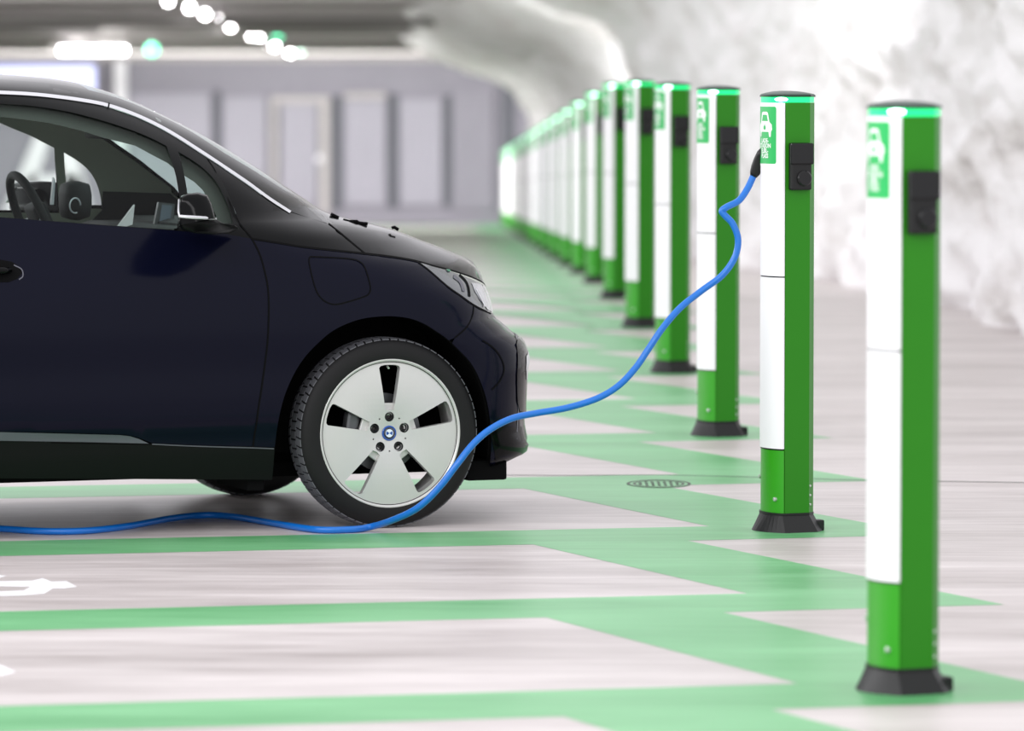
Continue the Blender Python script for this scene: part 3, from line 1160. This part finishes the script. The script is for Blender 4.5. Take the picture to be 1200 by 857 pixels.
hb = panel('reflector', px((552, 332), (560, 333), (568, 338.5), (575, 347), (578, 356), (576.5, 366.5), (571, 363.5), (562, 352), (556, 342)), M['lens_bright'], off=0.003, step=0.02, parent=HL)
seam(px((557, 339.5), (562, 349), (567, 360)), 'light_strip', 0.007, M['trim'], off=0.005, parent=HL)
seam(px((538, 322.5), (546, 331), (549, 341), (549.5, 348)), 'lamp_divider', 0.012, off=0.003, parent=HL)
seam(px((531, 324), (539, 331), (543, 342)), 'inner_lamp', 0.016, M['sill_silver'], off=0.003, parent=HL)
panel('lamp_marker', px((522, 316.2), (526, 316.5), (528, 318.5), (524.5, 319)), M['green_dot'], off=0.004, step=0.02, parent=HL)
seam(px((490, 307.5), (505, 319), (524.5, 336), (540, 347), (554, 357), (566, 363.5), (577, 369)), 'shut_line', 0.007, smooth=3)
panel('headlight', hl, M['lens'], side=1, off=0.001, step=0.05)
# sill
panel('sill', px(ext(0, 516.5, -1.9), (0, 516.5), (120, 518), (173.5, 520), (230, 522.5), (322, 525), (320.5, 545), (319, 562.5), (216, 562), (100, 561.3), (0, 561), ext(0, 561, -1.9)), M['matt_black'], both=True)
panel('sill_strip', px(ext(0, 506.3), (0, 506.3), (70, 507.8), (140, 509.6), (152, 511), (163, 514.5), (174, 519.8), (100, 518), (0, 516.4), ext(0, 516.4)), M['sill_silver'], off=0.003, both=True)
seam(px((178, 520.6), (230, 523), (297, 525), (321, 526)), 'sill_edge', 0.004, M['sill_silver'], off=0.002)
seam(px((60, 519), (173, 521), (230, 523.6), (297, 524), (322, 525.5)), 'shut_line', 0.004, off=0.0014)
# door handle
dh = MB()
s0, z0 = lift(18, 318)
for a, b, r0 in ((s0 - 0.28, s0 - 0.02, 0.013),):
    pts = []
    for k in range(9):
        s_ = a + (b - a) * k / 8
        pts.append(Vector((s_, -(wz(s_, z0) + 0.030 - 0.022 * abs(k / 4 - 1) ** 4), z0 + 0.004)))
    dh.tube(pts, [0.010] + [0.014] * 7 + [0.010], 0, 12)
dh.build('door_handle', M['gloss_black'], DOOR if DOOR.name.startswith('door') else car, True)
panel('handle_recess', px(('sz', s0 - 0.29, z0 - 0.02), (0, 331), (10, 331), (20, 327), (26, 320), (24, 314), (14, 307), (0, 304.5), ('sz', s0 - 0.29, z0 + 0.03)), M['liner'], off=0.0015)
seam(px((16, 311), (25, 316), (26.5, 324), (22, 328)), 'handle_glint_edge', 0.004, M['sill_silver'], off=0.003)

# --- dark inner side shell (so shut lines and arches have depth)
arch_sz = px(*arch_c)
side_outline = [(-3.1, 0.30), (-1.6, 0.25)] + px((0, 556), (318, 559)) + arch_sz + px((600, 520), (604, 480), (598, 400), (570, 372), (545, 335), (500, 315), (428, 300), (300, 285), (280, 270), (204, 274), (0, 260)) + [(-3.1, 1.0)]
for sd in (-1, 1):
    panel('inner_side', side_outline, M['liner'], side=sd, off=-0.022, step=0.09)
# arch liner: swept inwards from the arch edge
al = [surf(s, z, -1, -0.002)[0] for s, z in arch_sz]
for sd in (-1, 1):
    vs, fs = [], []
    for k, p in enumerate(al):
        for w_ in (abs(p.y), abs(p.y) - 0.02, 0.50):
            q = Vector((p.x, w_, p.z))
            if w_ < abs(p.y) - 0.01:
                d = Vector((q.x, q.z - 0.35))
                d = d * (1.03 if w_ > 0.6 else 1.06)
                q = Vector((d.x, w_, max(0.10, d.y + 0.35)))
            vs.append((q.x, sd * q.y, q.z))
    n = len(al)
    for k in range(n - 1):
        for j in range(2):
            fs.append((k * 3 + j, k * 3 + j + 1, (k + 1) * 3 + j + 1, (k + 1) * 3 + j))
    meshobj('arch_liner', vs, fs, M['liner'], car, True)
    vs = [(p[0], p[1], p[2]) for p in vs[2::3]]
    meshobj('inner_wheel_well', [v for v in vs if v[2] > 0.36], [tuple(range(len([v for v in vs if v[2] > 0.36])))], M['liner'], car)
MB().box((-1.75, 0, 0.215), (2.5, 1.50, 0.03)).box((0.05, 0, 0.24), (1.1, 0.9, 0.04)).box((-0.02, 0, 0.525), (0.96, 0.9, 0.71)).box((-0.50, -0.62, 0.27), (0.06, 0.36, 0.24)).box((-0.50, 0.62, 0.27), (0.06, 0.36, 0.24)).build('underbody', M['liner'], car)
MB().box((0.42, -0.62, 0.195), (0.16, 0.30, 0.075), bev=0.01).box((0.42, 0.62, 0.195), (0.16, 0.30, 0.075), bev=0.01).box((0.5, 0, 0.23), (0.16, 1.1, 0.08), bev=0.01).build('air_dam', M['liner'], car)
# --- rear part of the side (outside the frame, kept plain)
rear_arch = [(-2.57 + 0.39 * math.cos(math.radians(a)), 0.35 + 0.39 * math.sin(math.radians(a))) for a in range(160, 19, -10)]
panel('rear_side', [(-1.855, 0.27), (-1.855, z_at(0, 255)), (-3.05, 1.0), (-3.2, 0.7), (-3.1, 0.35), (-2.98, 0.32)] + rear_arch + [(-2.16, 0.27)], M['navy'], both=True, step=0.07)
panel('rear_window_side', [(-1.8, z_at(0, 255)), (-1.85, z_at(0, 121)), (-2.75, 1.42), (-2.95, 1.05)], M['gloss_black'], both=True, step=0.07)
panel('rear_rail', [(-1.85, z_at(0, 121)), (-1.85, z_at(0, 93)), (-2.7, 1.58), (-2.75, 1.42)], M['gloss_black'], both=True, step=0.07)


# --- top surfaces as height fields under the same body shape
def ztop(s, w):
    w = max(abs(w), 0.04)
    lo, hi = None, 1.676
    z = 1.675
    while z > 0.3:
        if wz(s, z) >= w:
            break
        z -= 0.02
    else:
        return 0.3
    a, b = z, min(z + 0.02, 1.676)
    for _ in range(9):
        mid = (a + b) / 2
        if wz(s, mid) >= w:
            a = mid
        else:
            b = mid
    return a


def top_patch(name, s0, s1, w1, material, ns=30, nw=20, drop=0.004, extra=None):
    vs, fs = [], []
    for i in range(ns + 1):
        s = s0 + (s1 - s0) * i / ns
        wm = w1(s) if callable(w1) else w1
        for j in range(-nw, nw + 1):
            w = wm * j / nw
            vs.append((s, w, ztop(s, w) - drop))
    m_ = 2 * nw + 1
    for i in range(ns):
        for j in range(2 * nw):
            a = i * m_ + j
            fs.append((a, a + m_, a + m_ + 1, a + 1))
    return meshobj(name, vs, fs, material, car, True)


top_patch('hood', -0.12, 0.50, lambda s: min(0.80, 0.80 * max(0.05, 1 - max(0, (s + 0.1) / 0.7) ** 2.2)), M['gloss_black'], 26, 18)
hw_top = lambda z: interp(BT, z)
top_patch('roof', -2.75, -0.98, 0.52, M['gloss_black'], 24, 14)
top_patch('windscreen', -0.98, -0.12, lambda s: 0.49 + 0.12 * (s + 0.98) / 0.86, M['wind_glass'], 40, 24, 0.004)
top_patch('tailgate', -3.18, -2.75, 0.6, M['gloss_black'], 10, 8)
# closed front face under the hood
vs, fs = [], []
zs = [0.2 + 0.6 * k / 12 for k in range(13)]
for z in zs:
    sN = sNf(z)
    for j in range(-10, 11):
        w = 0.74 * j / 10
        lo, hi = sN - 0.5, sN
        for _ in range(16):
            mid = (lo + hi) / 2
            if wfun(mid, z, sN) > abs(w):
                lo = mid
            else:
                hi = mid
        vs.append((lo - 0.006, w, z))
for i in range(12):
    for j in range(20):
        a = i * 21 + j
        fs.append((a, a + 1, a + 22, a + 21))
meshobj('front_face', vs, fs, M['navy'], car, True)
# wiper and washer bits on the hood edge
wp = MB()
for pts in ([(387.5, 250.8), (397, 255.5)], [(402, 258), (409, 259.7), (418, 259.5), (421, 261.5), (431, 262.5)], [(459, 267.5), (462, 266.3), (467, 269.5)]):
    q = [at_y(u, v, 20.0) for u, v in pts]
    q = [Vector(((p - C0).dot(FW), (p - C0).dot(LF), p.z)) for p in q]
    wp.tube(q, 0.0062, 0, 8)
wp.build('wiper', M['liner'], car)

# --- wheels
def make_wheel():
    w = MB()
    # section (r, y): y negative is outward; tyre centre at y = 0
    w.lathe_y([(0.262, -0.074), (0.275, -0.080), (0.295, -0.0815), (0.315, -0.080), (0.332, -0.074), (0.342, -0.066), (0.3475, -0.054), (0.3495, -0.03), (0.35, 0), (0.3495, 0.03), (0.3475, 0.054), (0.342, 0.066),
               (0.332, 0.074), (0.305, 0.082), (0.275, 0.08), (0.262, 0.074)], 96, 0, close=False)
    tyre = w.build('front_wheel', M['rubber'], None, True)
    g = MB()
    for k in range(66):
        a = 2 * pi * k / 66
        for y0, y1, sh in ((-0.063, -0.030, 0.0), (-0.024, 0.024, 0.4), (0.030, 0.063, 0.0)):
            vs_ = []
            for (aa, yy) in ((0.1, y0), (0.9, y0), (0.9, y1), (0.1, y1)):
                ang = a + 2 * pi / 66 * (aa + sh + 6 * abs(yy))
                rr = 0.3512 if abs(yy) < 0.06 else 0.3462
                for r2 in (rr - 0.006, rr + 0.0008):
                    vs_.append((r2 * math.cos(ang), yy, r2 * math.sin(ang)))
            g.add(vs_, [(1, 3, 5, 7), (0, 1, 7, 6), (0, 2, 3, 1), (2, 4, 5, 3), (4, 6, 7, 5)])
    tag(g.build('tread_blocks', M['tread'], tyre), kind='stuff')
    rim = MB()
    rim.lathe_y([(0.250, -0.030), (0.262, -0.072), (0.268, -0.079), (0.273, -0.081), (0.276, -0.078), (0.274, -0.070), (0.262, -0.058), (0.256, -0.03), (0.252, 0.06), (0.262, 0.075)], 96)
    rim.build('rim', M['alloy'], tyre, True)
    # petal disc

    def circ(cx, cz, r, n):
        return [(cx + r * math.cos(2 * pi * k / n), cz + r * math.sin(2 * pi * k / n)) for k in range(n)]
    holes = []
    for k in range(5):
        a = pi / 2 + 2 * pi * k / 5
        d, e = Vector((math.cos(a), math.sin(a))), Vector((-math.sin(a), math.cos(a)))
        sh = [(0.088, -0.017), (0.240, -0.041), (0.248, -0.036), (0.252, -0.02), (0.2525, 0.0), (0.252, 0.02), (0.248, 0.036), (0.240, 0.041), (0.088, 0.017), (0.084, 0.0)]
        holes.append([tuple(d * r + e * t) for r, t in sh])
        holes.append(circ(*(d * 0.061), 0.0182, 20))
        a2 = a + pi / 5
        holes.append(circ(0.066 * math.cos(a2), 0.066 * math.sin(a2), 0.0032, 8))
    v2, tr, loops = fill2d(circ(0, 0, 0.262, 96), holes, 0.02, lambda a, b: [a + 0.015 * k for k in range(int((b - a) / 0.015))])
    fy = lambda x, z: -0.070 + 0.010 * (1 - min(1, math.hypot(x, z) / 0.26)) ** 2 - 0.006 * math.sin(pi * min(1, math.hypot(x, z) / 0.26))
    vs_ = [(x, fy(x, z), z) for x, z in v2]
    disc = MB().add(vs_, [t for t in tr])
    for lp in loops[1:]:
        n = len(lp)
        depth = 0.028
        disc.add([(x, fy(x, z), z) for x, z in lp] + [(x * 1.0, fy(x, z) + depth, z) for x, z in lp], [(i, i + n, (i + 1) % n + n, (i + 1) % n) for i in range(n)])
    disc.build('petal_disc', M['alloy'], tyre)
    for k in range(5):
        web = MB()
        a = pi / 2 + 2 * pi * k / 5
        R = Matrix.Rotation(-a, 3, 'Y')
        web.box(R @ Vector((0.088, -0.045, 0)), (0.046, 0.014, 0.044), rot=R, bev=0.004)
        web.build('spoke_web', M['alloy'], tyre)
    for k in range(5):
        a = pi / 2 + 2 * pi * k / 5
        c = (0.061 * math.cos(a), 0, 0.061 * math.sin(a))
        b_ = MB().lathe_y([(0.0180, -0.067), (0.0178, -0.045), (0.0105, -0.045)], 20, 1, c)
        b_.lathe_y([(0.0100, -0.061), (0.0130, -0.059), (0.0130, -0.045)], 18, 1, c)
        b_.lathe_y([(0.0, -0.048), (0.0100, -0.048), (0.0100, -0.061)], 18, 0, c)
        b_.build('wheel_bolt', [M['bolt_dark'], M['alloy_dark']], tyre, True)
    cap = MB()
    cap.lathe_y([(0.0285, -0.060), (0.028, -0.0665), (0.0262, -0.0680), (0.0225, -0.0680)], 32, 0)
    cap.lathe_y([(0.0225, -0.0680), (0.0215, -0.0676), (0.015, -0.0680)], 32, 1)
    cap.lathe_y([(0.015, -0.0680), (0.0, -0.0680)], 32, 2)
    for a0 in (0, 180):
        pts = [(0, -0.0686, 0)] + [(0.0125 * math.cos(math.radians(a0 - 38 + 76 * i / 6)), -0.0686, 0.0125 * math.sin(math.radians(a0 - 38 + 76 * i / 6))) for i in range(7)]
        cap.add(pts, [tuple(range(8))], 0)
    for a0, mi in ((150, 2), (60, 2)):
        pts = []
        for i in range(9):
            a = math.radians(a0 - 28 + 56 * i / 8)
            pts += [(0.0175 * math.cos(a), -0.0686, 0.0175 * math.sin(a)), (0.0205 * math.cos(a), -0.0686, 0.0205 * math.sin(a))]
        cap.add(pts, [(2 * i, 2 * i + 1, 2 * i + 3, 2 * i + 2) for i in range(8)], 3)
    cap.build('centre_cap', [M['cap_blue'], M['cap_navy'], M['cap_light'], M['sill_silver']], tyre, False)
    bd = MB().lathe_y([(0.06, 0.0), (0.145, 0.0), (0.145, 0.02), (0.06, 0.02)], 48, 0)
    bd.build('brake_disc', M['alloy_dark'], tyre)
    cal = MB()
    R = Matrix.Rotation(-math.radians(172), 3, 'Y')
    cal.box(R @ Vector((0.135, -0.012, 0)), (0.05, 0.05, 0.12), rot=R, bev=0.012)
    hose = MB().tube([R @ Vector((0.12, -0.03, 0.05)), R @ Vector((0.15, -0.04, 0.03)), R @ Vector((0.19, -0.02, 0.04))], 0.006, 0, 8)
    hose.build('brake_hose', M['alloy_dark'], tyre)
    R2 = Matrix.Rotation(-math.radians(-50), 3, 'Y')
    MB().box(R2 @ Vector((0.12, 0.03, 0)), (0.05, 0.05, 0.10), rot=R2, bev=0.012).build('steering_knuckle', M['alloy_dark'], tyre)
    cal.build('brake_caliper', M['alloy_dark'], tyre)
    MB().lathe_y([(0.0, -0.02), (0.08, -0.02), (0.085, 0.05), (0.0, 0.05)], 24, 0).build('hub', M['bolt_dark'], tyre)
    MB().tube([(-0.004, -0.058, 0.246), (-0.004, -0.072, 0.240)], 0.004, 0, 8).build('valve', M['bolt'], tyre)
    return tyre


wheel = make_wheel()
wheel.parent = car
wheel.location = (0, -0.788, 0.35)


def copy_wheel(loc, rz, name):
    c = copy_tree(wheel, car)
    c.name = name
    c.location = loc
    c.rotation_euler = (0, 0, rz)
    return c


copy_wheel((0, 0.788, 0.35), pi, 'front_wheel')
copy_wheel((-2.57, -0.788, 0.35), 0, 'rear_wheel')
copy_wheel((-2.57, 0.788, 0.35), pi, 'rear_wheel')

# --- interior seen through the windows
far = dict(side=1, inset=0.03)
f_hole1 = px(*cr([(0, 137), (18, 145), (38, 153), (53, 161), (66, 167.5)], 3), (68, 205), (70, 246), (0, 246), side=1, inset=0.03)
f_hole1 = [(-1.9, f_hole1[-1][1])] + [(-1.9, f_hole1[0][1])] + f_hole1
f_hole2 = px(*cr([(77.5, 173), (95, 184), (108, 196), (116, 211), (120, 227), (121.5, 240)], 3), (79, 240), (78.5, 205), side=1, inset=0.03)
lin_out = [(-2.1, 0.95)] + [(-2.1, 1.52)] + px((0, 108), (60, 122), (122, 153), (165, 183), (206, 214), (206, 219), side=1, inset=0.03) + px((240, 250), (240, 268), (0, 275), side=1, inset=0.03)
panel('far_pillar_trim', lin_out, M['headliner'], side=1, off=-0.03, holes=[f_hole1, f_hole2], step=0.06)
panel('far_door_trim', px((100, 262), (122, 240), (124, 218), (206, 218), (232, 240), (240, 266), side=1, inset=0.04), M['interior'], side=1, off=-0.04, step=0.06)
panel('far_window_frame', [(-2.0, 0.96)] + [(-2.0, 1.5)] + px((0, 112), (60, 126), (122, 157), (165, 187), (204, 218), (225, 245), (225, 258), (0, 262), side=1), M['gloss_black'], side=1, off=-0.004, holes=[f_hole1, f_hole2], step=0.06)
# near pillar trim
nin = px((0, 112), (60, 116), (120, 128), (165, 143), (198, 157), (226, 173), (247, 189), (263, 209), (275, 238), (280, 262), (262, 264), (258, 247), (251, 231), (243, 217), (233, 207), (214, 195), (201, 184), (180, 173), (163, 163.5), (140, 158), (124, 154.6), (100, 147),
         (60, 138), (0, 131))
panel('near_pillar_trim', nin, M['pillar_trim'], side=-1, off=-0.035, step=0.05)
top_patch('headliner', -2.6, -1.02, 0.50, M['headliner'], 14, 8, 0.04)
MB().box((-0.48, 0, 1.02), (0.5, 1.44, 0.16), bev=0.05).box((-0.42, 0, 1.06), (0.35, 1.22, 0.12), bev=0.05).build('dashboard', M['interior'], car)
MB().box((-1.2, -0.80, 0.90), (1.2, 0.05, 0.24), bev=0.015).build('door_inner_trim', M['interior'], car)
MB().box((-1.2, 0.80, 0.88), (1.2, 0.05, 0.30), bev=0.015).build('door_inner_trim', M['interior'], car)


def loc_at(u, v, wl):
    """pixel -> local point with given lateral offset wl (left positive)"""
    y = 20
    for _ in range(12):
        p = at_y(u, v, y)
        d = (p - C0).dot(LF) - wl
        y -= d * 1.0
    p = at_y(u, v, y)
    return Vector(((p - C0).dot(FW), (p - C0).dot(LF), p.z))


swc = loc_at(37, 256, 0.37)
sw = MB()
R = Matrix.Rotation(math.radians(-22), 3, 'Y')
sw.tube([swc + R @ Vector((0, 0.178 * math.cos(2 * pi * k / 40), 0.178 * math.sin(2 * pi * k / 40))) for k in range(40)], 0.017, 0, 12, closed=True)
sw.box(swc + R @ Vector((0.03, 0, -0.01)), (0.06, 0.15, 0.12), rot=R, bev=0.02)
for a in (-10, 190, 270):
    sw.tube([swc + R @ Vector((0.02, 0.06 * math.cos(math.radians(a)), 0.06 * math.sin(math.radians(a)))), swc + R @ Vector((0, 0.172 * math.cos(math.radians(a)), 0.172 * math.sin(math.radians(a))))], 0.013, 1, 8)
SW = sw.build('steering_wheel', [M['interior'], M['int_light']], car, True)
c = loc_at(88, 232, 0.37)
MB().box(c + Vector((0, 0, -0.01)), (0.11, 0.17, 0.15), bev=0.05).build('instrument_binnacle', M['interior'], car, True)
c = loc_at(88, 241, 0.22)
gs = MB()
gs.tube([c + Vector((0.0, 0.022 * math.cos(2 * pi * k / 20), 0.022 * math.sin(2 * pi * k / 20))) * 1.3 + Vector((0.03 * math.cos(2 * pi * k / 20), 0, 0)) for k in range(17)], 0.003, 0, 8)
gs.build('gear_selector', M['int_light'], car, True)
for nm, quad, m_, wl in (('display_frame', [(186, 237), (205, 239), (203, 268), (180, 268)], 'alloy_dark', 0.1), ('display', [(190, 240), (202, 241), (198, 266), (186, 265)], 'int_screen', 0.095), ('reflection_card', [(158, 240), (155, 266), (139, 265)], 'wall_white', 0.1),  # the white triangle is a bright reflection built as a white card
                         ('column_trim', [(63, 208), (65, 212), (63, 240), (60, 240)], 'int_light', 0.3)):
    q = [loc_at(u, v, wl) for u, v in quad]
    n = len(q)
    q2 = [p + Vector((0, 0.02, 0)) for p in q]
    meshobj(nm, q + q2, [tuple(range(n)), tuple(range(n, 2 * n))[::-1]] + [(i, i + n, (i + 1) % n + n, (i + 1) % n) for i in range(n)], M[m_], car)
c = loc_at(112, 154, 0.0)
MB().box(c, (0.03, 0.20, 0.055), bev=0.014).tube([c, c + Vector((0.05, 0, 0.06))], 0.01, 0, 8).build('rear_view_mirror', M['interior'], car, True)
# front seats, mostly below the sill line
for wl in (-0.37, 0.37):
    MB().box((-1.75, wl, 0.62), (0.5, 0.48, 0.14), bev=0.05).box((-2.02, wl, 0.92), (0.14, 0.46, 0.55), bev=0.05, rot=Matrix.Rotation(math.radians(-14), 3, 'Y')).build('seat', M['interior'], car, True)

# --- door mirror (near side, mirrored to the far side)
def door_mirror():
    def Q(u, v, wl):
        return loc_at(u, v, wl)
    up = [(209.5, 266), (210, 236), (212, 230), (219, 226.5), (232, 225.5), (243, 228.5), (248, 238), (252, 252), (253, 257)]
    m_ = MB()
    n = len(up)
    ring = [(1.0, -1.02), (0.97, -1.09), (0.80, -1.11)]
    cu, cv = 230, 250
    vs_ = []
    for sc, wl in ((1.0, -0.90), (1.0, -1.0), (0.97, -1.07), (0.85, -1.10)):
        for u, v in up:
            vs_.append(Q(cu + (u - cu) * sc, cv + (v - cv) * sc, wl))
    fs_ = []
    for r2 in range(3):
        for i in range(n - 1):
            a = r2 * n + i
            fs_.append((a, a + 1, a + n + 1, a + n))
    fs_ += [tuple(3 * n + i for i in range(n)), tuple(range(n))[::-1]]
    m_.add(vs_, fs_)
    root = m_.build('door_mirror', M['gloss_black'], car, True)
    lo = [(208.5, 254), (253, 257), (262, 262), (276, 264), (281, 268), (270, 273), (250, 275), (228, 273.5), (213, 269), (209, 262)]
    m2 = MB()
    n = len(lo)
    vs_ = []
    for sc, wl in ((1.0, -0.84), (1.0, -0.99), (0.96, -1.06), (0.8, -1.09)):
        for u, v in lo:
            f = 1 if u < 250 else max(0.0, 1 - (u - 250) / 34)
            wl2 = -0.84 + (wl + 0.84) * f
            vs_.append(Q(232 + (u - 232) * sc, 264 + (v - 264) * sc, wl2))
    fs_ = []
    for r2 in range(3):
        for i in range(n):
            j = (i + 1) % n
            fs_.append((r2 * n + i, r2 * n + j, (r2 + 1) * n + j, (r2 + 1) * n + i))
    fs_ += [tuple(3 * n + i for i in range(n)), tuple(range(n))[::-1]]
    m2.add(vs_, fs_)
    m2.build('mirror_foot', M['matt_black'], root, True)
    st = MB()
    st.tube([Q(209.6, 234, -1.05), Q(209.2, 248, -1.085), Q(210.2, 253.5, -1.108), Q(225, 254.6, -1.112), Q(240, 255.4, -1.108), Q(253, 256.8, -1.05)], [0.003, 0.004, 0.006, 0.0068, 0.006, 0.004], 0, 8)
    st.build('mirror_trim', M['trim'], root, True)
    return root


mir = door_mirror()
m2 = copy_tree(mir, car)
m2.scale = (1, -1, 1)

# ------------------------------------------------------------------ blue charging cable
floor_px = [(-160, 612), (-80, 616), (0, 621), (50, 624), (100, 623.5), (150, 618), (200, 609), (240, 605), (275, 607), (320, 614.5), (370, 622), (410, 622)]
R_C = 0.0125
cp_ = [at_floor(u, v + 3) + Vector((0, 0, R_C)) for u, v in floor_px]
for q in cp_:
    q.y = q.y
rise = [(435, 617.5, 19.42), (462, 609, 19.30), (490, 595, 19.22), (515, 571, 19.2), (535, 545, 19.2), (555, 520, 19.22), (575, 503, 19.25), (600, 490.5, 19.3), (628, 484.5, 19.35), (665, 478, 19.38), (700, 467, 19.4), (725, 452, 19.42),
        (745, 431, 19.44), (760, 409, 19.45), (777, 384, 19.46), (797, 361, 19.48), (822, 341, 19.5), (846, 323, 19.5), (861, 302, 19.5), (865, 281, 19.5), (859, 263, 19.5), (850, 253, 19.5), (846, 247.5, 19.5), (852, 242.5, 19.5), (866, 235, 19.52),
        (876, 221, 19.54), (883, 206, 19.55)]
cp_ += [at_y(u, v, y) for u, v, y in rise]
cc = catmull(cp_, 7)
for q in cc:
    q.z = max(q.z, R_C + 0.0005)
cable = empty('charging_cable', cc[0])
tag(cable, 'bright blue charging cable running from the floor by the car up to the second post', 'cable')
MB().tube([p - cc[0] for p in cc], R_C, 0, 12).build('cable', M['blue'], cable, True)
pw = [at_y(882.8, 207, 19.55), at_y(884.5, 203, 19.55), at_y(887, 196, 19.55), at_y(890, 188, 19.54), at_y(893, 181, 19.53), at_y(897, 177, 19.51)]
MB().tube([p - cc[0] for p in pw], [0.013, 0.019, 0.022, 0.022, 0.021, 0.02], 0, 14).build('plug', M['black_plastic'], cable, True)

# ------------------------------------------------------------------ small floor details
c = at_floor(772, 567.5)
t = empty('manhole_cover', (c.x, c.y, 0.0))
tag(t, 'round cast manhole cover painted green into the floor left of the second post', 'manhole cover')
mh = MB()
for rr, w_ in ((0.125, 0.006), (0.10, 0.005)):
    vs_, fs_ = [], []
    for k in range(40):
        a = 2 * pi * k / 40
        for q in (rr - w_, rr + w_):
            vs_.append((q * math.cos(a), q * math.sin(a) * 1.6, 0.0022))
    fs_ = [(2 * k, 2 * k + 1, (2 * k + 3) % 80, (2 * k + 2) % 80) for k in range(40)]
    mh.add(vs_, fs_)
mh.build('rim_groove', M['joint'], t)
for k in range(7):
    for j in range(5):
        x_, y_ = -0.075 + 0.025 * k, -0.10 + 0.05 * j
        if (x_ / 0.09) ** 2 + (y_ / 0.145) ** 2 < 1:
            MB().box((x_, y_, 0.0018), (0.012, 0.022, 0.0016)).build('grip_slot', M['joint'], t)
MB().prism([(0.13 * math.cos(2 * pi * k / 40), 0.208 * math.sin(2 * pi * k / 40)) for k in range(40)], 0.0, 0.0014).build('plate', M['green_paint'], t)
# floor joint
q = [at_floor(u, v) for u, v in ((560, 557), (640, 557.5), (780, 557), (900, 560), (1000, 563), (1210, 566))]
vs = []
for p in q:
    vs += [(p.x, p.y - 0.012, 0.0012), (p.x, p.y + 0.012, 0.0012)]
tag(meshobj('floor_joint', vs, [(2 * i, 2 * i + 2, 2 * i + 3, 2 * i + 1) for i in range(len(q) - 1)], M['joint']), kind='structure')
# white painted symbols at the left edge of two bays
for lab, polys in (('worn white painted car symbol on the pale bay floor nearest the blue cable', ([(-60, 676), (-20, 673), (8, 675), (-8, 680), (-60, 683)], [(-60, 682.5), (38, 681), (50, 678), (60, 682), (78, 681.5), (90, 688), (76, 690), (62, 690), (52, 696), (20, 698.5), (-60, 700), (-60, 696), (28, 692.5), (36, 688), (-60, 687)])),
                   ('white painted symbol tip on the pale bay floor closest to the camera', ([(-60, 778), (-2, 779), (18, 788), (2, 792), (-60, 794)],))):
    root = None
    for poly in polys[::-1]:
        v2, tr, _ = fill2d([tuple(P(u, v)) for u, v in poly], (), 0.2)
        o = meshobj('floor_symbol' if root is None else 'painted_stroke', [(x, y, 0.0006) for x, y in v2], tr, M['white_paint'], root)
        root = root or tag(o, lab, 'marking')
